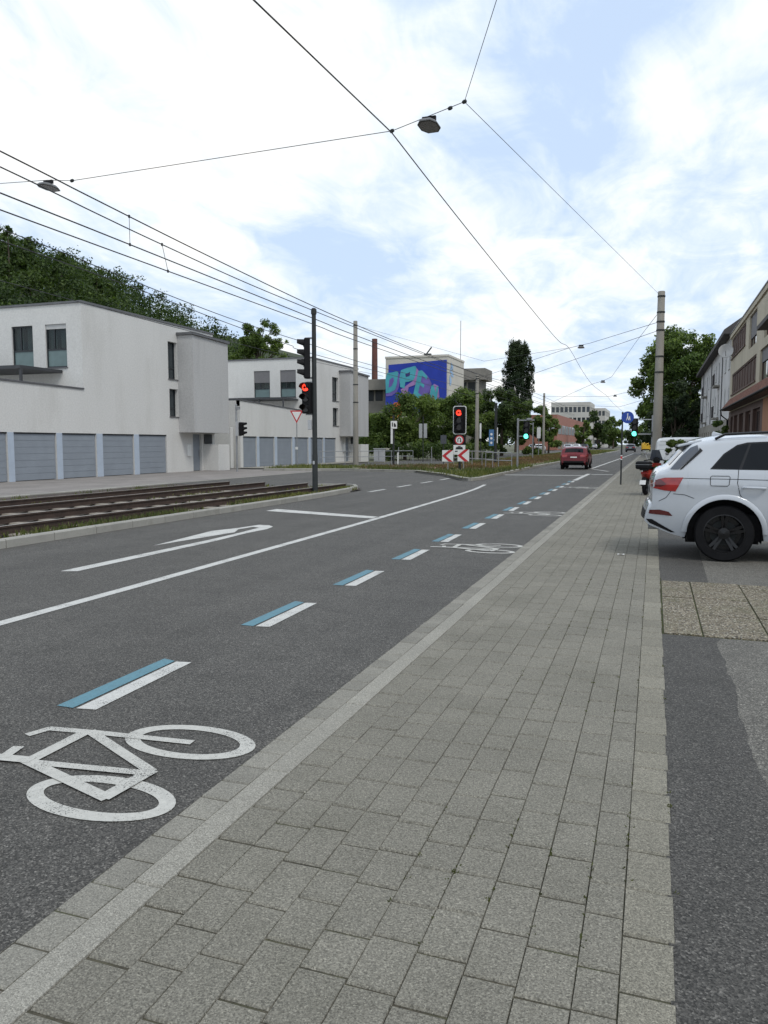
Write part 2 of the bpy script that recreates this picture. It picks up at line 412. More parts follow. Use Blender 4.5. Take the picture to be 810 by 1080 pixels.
# ---------------------------------------------------------------- sky and sun
SUN_EL, SUN_AZ = 54., 128.          # azimuth clockwise from +Y: high, behind the viewer and to the right
wd = bpy.data.worlds.new('World'); scene.world = wd; wd.use_nodes = True
nt = wd.node_tree; nt.nodes.clear()
wo = nt.nodes.new('ShaderNodeOutputWorld')
sky = N(nt, 'ShaderNodeTexSky', sky_type='NISHITA', sun_disc=False)
sky.sun_elevation = R(SUN_EL); sky.sun_rotation = R(SUN_AZ); sky.dust_density = 2.; sky.ozone_density = 1.5
bg = N(nt, 'ShaderNodeBackground', i_Strength=.13); nt.links.new(sky.outputs[0], bg.inputs[0])
tc = N(nt, 'ShaderNodeTexCoord'); D = tc.outputs['Generated']
sx = N(nt, 'ShaderNodeSeparateXYZ'); nt.links.new(D, sx.inputs[0])
def mth(op, a, b=None, c=None, clamp=False):
    n = N(nt, 'ShaderNodeMath', operation=op, use_clamp=clamp)
    for i, v in enumerate((a, b, c)):
        if v is None: continue
        if isinstance(v, (int, float)): n.inputs[i].default_value = v
        else: nt.links.new(v, n.inputs[i])
    return n.outputs[0]
zz = mth('ADD', mth('MAXIMUM', sx.outputs[2], 0.), .16)
cb = N(nt, 'ShaderNodeCombineXYZ')                                    # the cloud sheet overhead, seen in perspective
nt.links.new(mth('DIVIDE', sx.outputs[0], zz), cb.inputs[0]); nt.links.new(mth('DIVIDE', sx.outputs[1], zz), cb.inputs[1])
mp = N(nt, 'ShaderNodeMapping'); mp.inputs['Location'].default_value = (1.3, .4, 2.); mp.inputs['Scale'].default_value = (.9, .55, 1); mp.inputs['Rotation'].default_value = (0, 0, .5)
nt.links.new(cb.outputs[0], mp.inputs[0])
n1 = N(nt, 'ShaderNodeTexNoise', i_Scale=1.9, i_Detail=10., i_Roughness=.58, i_Distortion=.6); nt.links.new(mp.outputs[0], n1.inputs['Vector'])
n2 = N(nt, 'ShaderNodeTexNoise', i_Scale=5.5, i_Detail=7., i_Roughness=.6, i_Distortion=.8); nt.links.new(mp.outputs[0], n2.inputs['Vector'])
dens = mth('ADD', n1.outputs['Fac'], mth('MULTIPLY', mth('SUBTRACT', n2.outputs['Fac'], .56), .62))
def bank(d, power, amount):
    global dens
    vm = N(nt, 'ShaderNodeVectorMath', operation='DOT_PRODUCT'); nt.links.new(D, vm.inputs[0]); vm.inputs[1].default_value = Vector(d).normalized()
    dens = mth('ADD', dens, mth('MULTIPLY', mth('POWER', mth('MAXIMUM', vm.outputs['Value'], 0.), power), amount))
def pdir(x, y):       # direction of a point of the sky as an azimuth / height pair seen from the street
    v = Vector(((x - 405) / FPX, -(y - 540) / FPX, -1)); v.rotate(cam.rotation_euler); return v
SKYBANKS = [((90, 60), 30, .13), ((250, 200), 120, .12), ((500, 330), 60, .10), ((640, 250), 120, .10), ((780, 240), 150, .06),
            ((575, 135), 200, -.22), ((360, 235), 220, -.20), ((110, 260), 160, -.14), ((700, 60), 40, -.09), ((180, 300), 200, -.1), ((480, 40), 120, .0), ((650, 360), 200, -.10), ((760, 330), 200, -.08)]
for (p, k, a) in SKYBANKS: bank(pdir(*p), k, a)
cover = ramp(nt, dens, [(.28, .86), (.50, 1.)])
tone = ramp(nt, dens, [(.31, (.62, .77, 1.)), (.45, (.77, .875, 1.)), (.56, (.93, .97, 1.)), (.67, (1.02, 1.015, 1.))])
bc = N(nt, 'ShaderNodeBackground', i_Strength=1.03); nt.links.new(tone, bc.inputs[0])
mxs = N(nt, 'ShaderNodeMixShader'); nt.links.new(cover, mxs.inputs[0]); nt.links.new(bg.outputs[0], mxs.inputs[1]); nt.links.new(bc.outputs[0], mxs.inputs[2])
nt.links.new(mxs.outputs[0], wo.inputs[0])
sd = bpy.data.lights.new('sun', 'SUN'); so = bpy.data.objects.new('sun', sd); col.objects.link(so)
sd.energy = 1.35; sd.angle = R(14); sd.color = (1., .965, .91)
az = R(SUN_AZ); el = R(SUN_EL)
sdir = Vector((math.sin(az) * math.cos(el), math.cos(az) * math.cos(el), math.sin(el)))
so.rotation_euler = (-sdir).to_track_quat('-Z', 'Y').to_euler(); so.location = sdir * 60
vs = scene.view_settings; vs.view_transform = 'Standard'; vs.look = 'None'; vs.exposure = .08; vs.gamma = 1.; vs.use_curve_mapping = False

# ---------------------------------------------------------------- ground sheets
def sheet(name, rects, z, m, parent=None):
    b = MB()
    for q in rects:
        if len(q) == 4 and not isinstance(q[0], (tuple, list)):
            x0, x1, y0, y1 = q; b.quad((x0, y0, z), (x1, y0, z), (x1, y1, z), (x0, y1, z))
        else: b.poly([(x, y, z) for x, y in q])
    return b.build(name, m, parent, kind='structure')
sheet('ground', [(-900, 900, -200, 1500)], -.09, M['ground'])
ROADZ = -.022
road = sheet('road', [(-9.2, -1.85, -25, 420), (-25.2, -18.15, 42, 62), (-18.15, -9.2, 22, 62), (-22, -14, 62, 420)], ROADZ, M['asphalt'])
sheet('forecourt', [(-25.2, -18.15, -25, 42)], ROADZ, M['forecourt'])
sheet('gutter', [(-18.15, -17.95, -25, 39)], ROADZ + .006, M['kerb_slab'])
sheet('track_bed', [[(-17.9, -25), (-9.3, -25), (-9.3, 24.2), (-9.7, 25.1), (-10.4, 25.6), (-12, 25.15), (-17.9, 25.15)]], .015, M['ballast'])
pz = -.004
sheet('parking_lane', [(.36, 5.45, -8, 6.6), (.5, 5.45, 9.22, 60)], pz, M['asphalt_lot'])
# irregular saw-cut trench refilled with darker asphalt along the pavers
tr = [(.09, -8), (.5, -8)] + [(.52 + .012 * math.sin(i * .34) + .008 * math.sin(i * .82) + .006 * math.sin(i * 2.9) + .004 * math.sin(i * 7.7), -8 + i * .1) for i in range(1, 145)] + [(.55, 6.6), (.09, 6.6)]
sheet('asphalt_patch', [tr, [(.105, 9.22), (.62, 9.22), (.66, 12), (.60, 16), (.64, 24), (.6, 60), (.105, 60)]], pz + .0008, M['asphalt_patch'])
sheet('pavement_far', [(.105, 5.4, 60, 66.5), (-1.55, 5.4, 66.5, 160)], -.006, M['asphalt_lot'])

# ---------------------------------------------------------------- pavement of single stones
rng = random.Random(3)
def stones(name, cols, y0, y1, lens, m, top=0., gap=.005, chamfer=.0045, tilt=.0016, cross=1.45, ragged=0.):
    b = MB()
    for ci, (x0, x1) in enumerate(cols):
        y = y0 - rng.random() * .25
        while y < y1:
            L = rng.choice(lens); g = gap * (.75 + 1.1 * rng.random() ** 2)
            gx = gap * (.2 + .5 * rng.random()); xa, xb, ya, yb = x0 + gx / 2, x1 - gx / 2, y + g * cross / 2, y + L - g * cross / 2
            xb -= ragged * rng.random(); z = [top + rng.uniform(-1, 1) * tilt for _ in range(4)]; dz = rng.uniform(-1, 1) * .0016
            c = chamfer
            cx = c * .35; cy = c * 1.7; up = [(xa + cx, ya + cy, z[0] + dz), (xb - cx, ya + cy, z[1] + dz), (xb - cx, yb - cy, z[2] + dz), (xa + cx, yb - cy, z[3] + dz)]
            lo = [(xa, ya, top - .006), (xb, ya, top - .006), (xb, yb, top - .006), (xa, yb, top - .006)]
            bo = [(p[0], p[1], top - .03) for p in lo]
            b.add(up + lo + bo, [(0, 1, 2, 3)] + [(4 + k, 4 + (k + 1) % 4, (k + 1) % 4, k) for k in range(4)] + [(8 + k, 8 + (k + 1) % 4, 4 + (k + 1) % 4, 4 + k) for k in range(4)])
            y += L
    return b.build(name, m, kind='structure')
NC = 9; XL, XR = -1.58, -.172
cols9 = [(XL + (XR - XL) * i / NC, XL + (XR - XL) * (i + 1) / NC) for i in range(NC)]
stones('pavement', cols9 + [(-.172, -.05)], .2, 90, [.28, .28, .235, .19], M['paver'])
stones('pavement_edge', [(-.05, .112)], .2, 90, [.27, .27, .2], M['paver_light'], ragged=.010)
stones('kerb_stones', [(-1.845, -1.705)], .2, 110, [.176], M['kerb_stone'], top=-.002, gap=.005, cross=.9)
stones('kerb_slab', [(-1.702, -1.583)], .2, 110, [1.0], M['kerb_slab'], top=0., gap=.005, cross=.8)
sheet('pavement_bed', [(-1.85, .108, .0, 110)], -.0075, M['joint'])
# exposed aggregate slabs across the parking lane
b = MB()
xs = [.115, .42, .92, 1.42, 1.92, 2.42, 2.92, 3.42, 3.92, 4.42, 4.92, 5.42]
for i in range(len(xs) - 1):
    for ya, yb in ((6.62, 7.42), (7.42, 8.22), (8.22, 8.94), (8.94, 9.2)):
        g = .006; z = rng.uniform(-.002, .003)
        b.box(xs[i] + g, xs[i + 1] - g, ya + g, yb - g, -.04, .004 + z)
b.build('slab_strip', M['pebble'], kind='structure', bevel=.004)
sheet('slab_bed', [(.11, 5.44, 6.6, 9.22)], -.008, mat('moss', (.055, .062, .018), .95, var=.4, scale=9))

# ---------------------------------------------------------------- road markings (all children of the road)
MZ = ROADZ + .004
def mark(name, polys, m=None, z=MZ):
    b = MB()
    for p in polys: b.poly([(x, y, z) for x, y in p])
    o = b.build(name, m or M['paint_white'], road)
    return o
def stroke(pts, w):
    out = []
    for (a, b_) in zip(pts[:-1], pts[1:]):
        a = Vector(a); b_ = Vector(b_); d = (b_ - a).normalized(); n = Vector((-d.y, d.x)) * w / 2
        out.append([tuple(a - n - d * w * .2), tuple(b_ - n + d * w * .2), tuple(b_ + n + d * w * .2), tuple(a + n - d * w * .2)])
    return out
def ring(cx, cy, ro, ri, n=40):
    out = []
    for k in range(n):
        a, c = 2 * math.pi * k / n, 2 * math.pi * (k + 1) / n
        out.append([(cx + ro[0] * math.cos(a), cy + ro[1] * math.sin(a)), (cx + ro[0] * math.cos(c), cy + ro[1] * math.sin(c)),
                    (cx + ri[0] * math.cos(c), cy + ri[1] * math.sin(c)), (cx + ri[0] * math.cos(a), cy + ri[1] * math.sin(a))])
    return out
for k in range(15):                                                  # white / blue protective strip
    y = 3.60 if k == 0 else 5.79 + 2.03 * (k - 1)
    sk = .06
    mark('lane_dash', [[(-3.20, y), (-3.075, y + .02), (-3.10, y + 1.06), (-3.215, y + 1.04)]])
    mark('blue_dash', [[(-3.345, y + .0), (-3.225, y + .0), (-3.235, y + 1.05), (-3.345, y + 1.08)]], M['paint_blue'])
def bike(dy):
    dx = .06 if dy else 0.
    P = []
    def add(x): P.extend(x)
    add(ring(-2.275, 3.385, (.375, .215), (.29, .15))); add(ring(-2.285, 2.70, (.37, .20), (.295, .125)))
    o = [mark('bicycle_symbol', [[(x + dx, y + dy) for x, y in p] for p in P])]
    Q = []
    for pts, w in (([(-3.15, 3.18), (-3.11, 3.285), (-2.85, 3.32), (-2.61, 3.34), (-2.26, 3.37)], .055), ([(-2.86, 3.32), (-2.24, 3.0)], .06),
                   ([(-2.88, 3.31), (-2.88, 2.9)], .075), ([(-2.86, 2.89), (-2.24, 2.97)], .055), ([(-2.9, 2.9), (-2.25, 2.695)], .065),
                   ([(-2.26, 2.70), (-2.235, 2.99)], .075), ([(-3.22, 2.86), (-2.88, 2.905)], .07), ([(-3.06, 3.01), (-3.03, 2.89)], .06)):
        Q += stroke(pts, w)
    for i, q in enumerate(Q):                                        # strokes stacked a hair apart so that no two faces coincide
        pass
    b = MB()
    for i, q in enumerate(Q): b.poly([(x + dx, y + dy, MZ + .0006 * (i + 1)) for x, y in q])
    ob = b.build('bicycle_frame', M['paint_bike'], o[0]); o[0].data.materials[0] = M['paint_bike']
for dy in (0., 8.35, 14.4, 25.3): bike(dy)
def line(name, pts, w):                                              # mitred polyline
    P = [Vector(p) for p in pts]; L, Rr = [], []
    for i, p in enumerate(P):
        d = (P[min(i + 1, len(P) - 1)] - P[max(i - 1, 0)]).normalized(); n = Vector((-d.y, d.x)) * w / 2
        L.append(p + n); Rr.append(p - n)
    b = MB(); b.grid([[(*q, MZ) for q in Rr], [(*q, MZ) for q in L]]); return b.build(name, M['paint_white'], road)
line('lane_line', [(-5.36, -8), (-5.37, 7), (-5.45, 14), (-5.52, 17.5), (-5.6, 20.5), (-5.68, 23.5), (-5.82, 26.2), (-6.1, 29.2)], .14)
mark('stop_line', [[(-8.55, 16.05), (-5.58, 15.15), (-5.58, 15.55), (-8.55, 16.6)]])
mark('turn_arrow', [[(-6.88, 7.55), (-6.68, 7.62), (-6.66, 10.8), (-6.73, 11.9), (-6.88, 11.9), (-6.84, 10.8)],
                    [(-6.88, 11.9), (-6.73, 11.9), (-6.70, 12.6), (-6.78, 13.0), (-6.95, 12.75), (-6.92, 12.4)],
                    [(-6.95, 12.75), (-6.78, 13.0), (-6.98, 13.22), (-7.12, 12.85)],
                    [(-7.12, 12.85), (-6.98, 13.22), (-7.2, 13.22), (-7.3, 12.6), (-7.18, 12.4)],
                    [(-7.18, 12.4), (-7.3, 12.6), (-7.5, 12.0), (-7.26, 9.95), (-7.0, 11.95)]])
for y in (23.5, 26.5, 29.5, 32.4): mark('guide_dash', [[(-8.82, y), (-8.68, y), (-8.68, y + 1.6), (-8.82, y + 1.6)]])
line('lane_line', [(-3.18, 33.8), (-3.18, 41.5)], .2)
line('lane_line', [(-3.7, 50), (-3.4, 80), (-3.1, 130)], .16)
mark('stop_line', [[(-7.1, 38.6), (-3.3, 39.0), (-3.3, 39.45), (-7.1, 39.05)]])
mark('stop_line', [[(-3.0, 40.6), (-1.95, 40.6), (-1.95, 41.0), (-3.0, 41.0)]])
line('parking_line', [(-3.6, 49.5), (-2.4, 45.5)], .14)

# ---------------------------------------------------------------- kerbs
def kerb_run(name, pts, w=.14, z0=-.03, z1=.115, seg=1.0, gap=.012):
    b = MB(); P = [Vector(p) for p in pts]
    dense = [P[0]]
    for a, c in zip(P[:-1], P[1:]):
        n = max(1, round((c - a).length / seg))
        dense += [a.lerp(c, k / n) for k in range(1, n + 1)]
    for a, c in zip(dense[:-1], dense[1:]):
        d = (c - a).normalized(); n = Vector((-d.y, d.x)) * w; a2, c2 = a + d * gap / 2, c - d * gap / 2
        base = [a2, c2, c2 + n, a2 + n]
        t = .02; top = [a2 + n.normalized() * t, c2 + n.normalized() * t, c2 + n, a2 + n]
        b.add([(*q, z0) for q in base] + [(*q, z1 - .02) for q in base] + [(*q, z1) for q in top],
              [(0, 1, 5, 4), (4, 5, 9, 8), (8, 9, 10, 11), (2, 3, 7, 6), (6, 7, 11, 10), (3, 0, 4, 7), (7, 4, 8, 11), (1, 2, 6, 5), (5, 6, 10, 9)])
    return b.build(name, M['kerb'], kind='structure')
kerb_run('track_kerb', [(-9.2, -20), (-9.2, 12), (-9.14, 18), (-9.17, 21), (-9.3, 23.2), (-9.55, 24.6), (-9.95, 25.45), (-10.4, 25.75), (-10.9, 25.7), (-11.5, 25.35)])
kerb_run('kerb', [(-17.4, -20), (-17.4, 25)], z1=.06)
VERGE = [(-7.25, 180), (-7.3, 49), (-7.1, 36), (-7.02, 33), (-7.25, 31.8), (-7.7, 32.2), (-9.5, 36.1), (-12.2, 40.2), (-17.2, 41.4), (-21.5, 40.2)]
kerb_run('median_kerb', VERGE[::-1], seg=1.)
vp = [(-14, 180)] + [(x - .13, y + .02) for x, y in VERGE] + [(-22.5, 42.5), (-22.6, 47.5), (-17, 49.5), (-14.2, 53)]
sheet('verge', [vp], .09, M['verge'])
sheet('dry_strip', [[(-17, 43.5), (-12.5, 42.2), (-9., 45.5), (-8.3, 60), (-8.3, 170), (-13, 170), (-13, 60), (-14, 50.5), (-17, 48.)]], .096, M['dry_bed'])
sheet('crossing_path', [[(-8.6, 43.3), (-7.5, 42.6), (-7.5, 45.2), (-8.6, 45.9)], [(-17.2, 46.5), (-13.8, 45.6), (-13.8, 47.), (-17.2, 48)]], .104, M['kerb_slab'])
sheet('side_pavement', [(-25.0, -23.0, 42.7, 62)], ROADZ + .05, M['kerb_slab'])
# ---------------------------------------------------------------- tram tracks in the ballast
def track(cx, label, y0=-12., y1=24.4):
    t = thing('tram_track', label, 'tram track', (cx, (y0 + y1) / 2, 0), 0, 'tram tracks beside the road')
    bend = lambda y: cx + .018 * max(0, y - 8) ** 1.35 / 4
    ys = np.linspace(y0, y1, 16)
    for s in (-.7175, .7175):
        b = MB(); rt = MB()
        for ya, yb in zip(ys[:-1], ys[1:]):
            xa, xb = bend(ya) + s, bend(yb) + s
            for (w, z0, z1, mb) in ((.07, .05, .062, b), (.011, .062, .165, b), (.034, .165, .192, b), (.026, .194, .197, rt)):
                mb.add([(xa - w, ya, z0), (xa + w, ya, z0), (xb + w, yb, z0), (xb - w, yb, z0), (xa - w, ya, z1), (xa + w, ya, z1), (xb + w, yb, z1), (xb - w, yb, z1)],
                       [(4, 5, 6, 7), (0, 4, 7, 3), (1, 2, 6, 5), (0, 1, 5, 4), (3, 7, 6, 2)])
        r = b.build('rail', M['rust_rail'], t); rt.build('rail_head', M['rail_top'], r)
    y = y0 + .4
    while y < y1 - 2.2:
        b = MB(); x = bend(y); b.box(x - 1.22, x + 1.22, y - .12, y + .12, .0, .055 + rng.uniform(-.008, .004))
        b.build('sleeper', M['sleeper'], t, bevel=.015); y += .72
    return t
track(-10.85, 'rusty tram track nearest the road kerb, two rails on pale sleepers')
track(-13.95, 'farther rusty tram track, the one next to the garage forecourt')
for i, n_ in enumerate(()): pass

# ---------------------------------------------------------------- grass, weeds, stones
def inside(poly, x, y):
    n = len(poly); c = np.zeros(len(x), bool); j = n - 1
    for i in range(n):
        xi, yi = poly[i]; xj, yj = poly[j]
        c ^= ((yi > y) != (yj > y)) & (x < (xj - xi) * (y - yi) / (yj - yi + 1e-9) + xi); j = i
    return c
def blades(name, label, cat, poly, z, count, h, w, m, seed, clump=0.6, patchy=.45):
    g = np.random.default_rng(seed); P = np.array(poly); x0, y0 = P.min(0); x1, y1 = P.max(0)
    nc = max(8, count // 14); X = []; Y = []
    cxs = g.uniform(x0, x1, nc * 3); cys = g.uniform(y0, y1, nc * 3)
    keep = (np.sin(cxs * 1.7 + 1.3 * np.sin(cys * .9)) + np.sin(cys * 1.1 + cxs * .6) + g.normal(0, .6, len(cxs))) > -patchy
    cxs, cys = cxs[keep], cys[keep]
    x = np.repeat(cxs, 14) + g.normal(0, clump * .3, len(cxs) * 14); y = np.repeat(cys, 14) + g.normal(0, clump * .3, len(cxs) * 14)
    k = inside(poly, x, y); x, y = x[k][:count], y[k][:count]; n = len(x)
    a = g.uniform(0, 2 * np.pi, n); hh = h * g.uniform(.4, 1.25, n); ww = w * g.uniform(.6, 1.3, n)
    lean = g.normal(0, .35, (n, 2)) * hh[:, None]
    dx, dy = np.cos(a) * ww / 2, np.sin(a) * ww / 2
    V = np.empty((n, 4, 3)); V[:, 0] = np.stack([x - dx, y - dy, np.full(n, z)], 1); V[:, 1] = np.stack([x + dx, y + dy, np.full(n, z)], 1)
    tx, ty = x + lean[:, 0], y + lean[:, 1]
    V[:, 2] = np.stack([tx + dx * .25, ty + dy * .25, z + hh], 1); V[:, 3] = np.stack([tx - dx * .25, ty - dy * .25, z + hh], 1)
    o = mesh_np(name, V.reshape(-1, 3), np.arange(n * 4).reshape(-1, 4), m)
    return tag(o, label, cat, kind='stuff')
blades('verge_grass', 'green and straw coloured grass growing on the tram median', 'grass', vp, .085, 24000, .15, .04, M['grass'], 1, patchy=1.3)
blades('verge_grass', 'tall grass tufts along the front edge of the verge past the junction', 'grass',
       [(-7.2, 50), (-7.15, 36), (-7.2, 32.2), (-9.6, 36.4), (-12.3, 40.5), (-17.2, 41.7), (-21.3, 40.6), (-21.9, 43.8), (-17, 43.2), (-12.6, 42), (-9.6, 39), (-8.3, 44), (-8.2, 50)], .085, 7000, .2, .04, M['grass'], 2, patchy=1.)
blades('dry_stems', 'reddish dry stonecrop and stems covering the old track bed', 'dry plants', [(-17, 43.5), (-12.5, 42.2), (-9., 45.5), (-8.3, 60), (-8.3, 110), (-13, 110), (-13, 60), (-14, 50.5), (-17, 48.)], .09, 15000, .13, .06, M['dry_grass'], 3, patchy=1.)
blades('track_weeds', 'green weeds sprouting between the near rail and the road kerb', 'weeds', [(-9.95, 4), (-9.36, 4), (-9.34, 24), (-9.8, 24.5), (-10., 22)], .012, 5200, .12, .028, M['grass'], 4, clump=.5, patchy=.15)
blades('track_weeds', 'small weeds scattered among the ballast at the end of the tracks', 'weeds', [(-16.8, 14), (-9.6, 17), (-9.7, 25), (-11.5, 25.4), (-16.8, 24.8)], .012, 2200, .10, .03, M['grass'], 5, clump=.5, patchy=.1)
blades('dry_stems', 'pinkish dry weeds at the foot of the track kerb', 'dry plants', [(-9.9, 6), (-9.36, 6), (-9.34, 23), (-9.8, 23)], .012, 1200, .10, .03, M['dry_grass'], 6, clump=.4, patchy=-.5)
g_ = np.random.default_rng(11)                                        # moss in the joints of the pavement
V = []
jx = [c[0] for c in cols9[5:]] + [-.172, -.05, .106]
for k in range(520):
    x = g_.choice(jx) + g_.normal(0, .004); y = 1.2 + 9 * g_.random() ** 1.5; s = .0025 + .0035 * g_.random(); a = g_.uniform(0, 6.28)
    if math.sin(y * 3.1 + x * 40) < .15: continue
    for q in range(3):
        ox, oy = g_.normal(0, .004, 2); a2 = a + q * 2.1; dx, dy = math.cos(a2) * s, math.sin(a2) * s
        V += [(x + ox - dx, y + oy - dy, -.004), (x + ox + dx, y + oy + dy, -.004), (x + ox + dx * .3 + ox, y + oy + oy, .002 + s * .7), (x + ox - dx * .3 + ox, y + oy + oy, .002 + s * .7)]
tag(mesh_np('moss_tufts', V, np.arange(len(V)).reshape(-1, 4), leaf_mat('moss_leaf', (.085, .095, .025), (.16, .165, .05), .2)), 'tiny moss tufts in the joints on the right of the pavement', 'moss', kind='stuff')
sc = MB(); sc.grid([[(-.44 + i * .03, 11.13 + j * .028, .008 + .012 * ((i * 7 + j * 3) % 4) / 4) for i in range(4)] for j in range(3)])
tag(sc.build('paper_scrap', M['paper']), 'small white scrap of paper lying on the pavement stones', 'litter')
# ---------------------------------------------------------------- buildings
def window(par, o, u, n, a, b_, c, d, depth=.15, fm='frame_dark', kind='plain', blind=0., sill='zinc', fw=.06, split=None, small=False):
    """a frame with its own pane(s), blind and sill set inside an opening a..b, c..d of a wall"""
    f = MB(); e0, e1 = -depth, -depth + .07
    ubox(f, o, u, n, a, a + fw, c, d, e0, e1); ubox(f, o, u, n, b_ - fw, b_, c, d, e0, e1)
    ubox(f, o, u, n, a + fw, b_ - fw, c, c + fw, e0, e1); ubox(f, o, u, n, a + fw, b_ - fw, d - fw, d, e0, e1)
    zm = None
    if split: zm = c + (d - c) * split; ubox(f, o, u, n, a + fw, b_ - fw, zm - fw * .6, zm + fw * .6, e0, e1 - .005)
    if kind in ('casement', 'curtain'):
        mid = (a + b_) / 2 + (b_ - a) * .12; ubox(f, o, u, n, mid - fw * .5, mid + fw * .5, (zm or c) + fw * .6, d - fw, e0, e1 - .003)
    fr = f.build('window', M[fm], par)
    def pane(c0, d0, m, e, nm='pane'):
        p = MB(); ubox(p, o, u, n, a + fw * .9, b_ - fw * .9, c0, d0, e - .006, e); return p.build(nm, m, fr)
    if kind == 'curtain':
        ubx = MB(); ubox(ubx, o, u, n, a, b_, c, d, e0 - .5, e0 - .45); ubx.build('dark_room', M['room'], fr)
        pane((zm or c), d - fw * .9, M['pane_clear'], e0 + .03); pane(c + fw * .9, (zm or c), M['pane_frost'], e0 + .035, 'frosted_pane')
        cu = MB(); O, U, Nn = Vector(o), Vector(u), Vector(n)
        rows = []
        for (s0, s1) in ((.12, .42), (.62, .93)):
            r = []
            for k in range(25):
                t = a + (b_ - a) * (s0 + (s1 - s0) * k / 24); ee = e0 - .12 + .02 * math.sin(k * 1.6)
                r.append(O + U * t + Nn * ee)
            cu.grid([[tuple(q + Vector((0, 0, c))) for q in r], [tuple(q + Vector((0, 0, d))) for q in r]])
        cu.build('curtain', M['curtain'], fr)
    else:
        pane(c + fw * .9, d - fw * .9, M['pane'], e0 + .03)
    if blind:
        q = MB(); k = 0; z = d - .01; lim = d - (d - c) * blind
        while z - .07 > lim: ubox(q, o, u, n, a + .015, b_ - .015, z - .066, z, e1 - .0, e1 + .018); z -= .07
        q.build('blind', M['blind_light' if blind < .3 else 'blind'], fr)
    if sill:
        s = MB(); ubox(s, o, u, n, a - .04, b_ + .04, c - .05, c - .005, e1, .05); s.build('sill', M[sill], fr)
    return fr

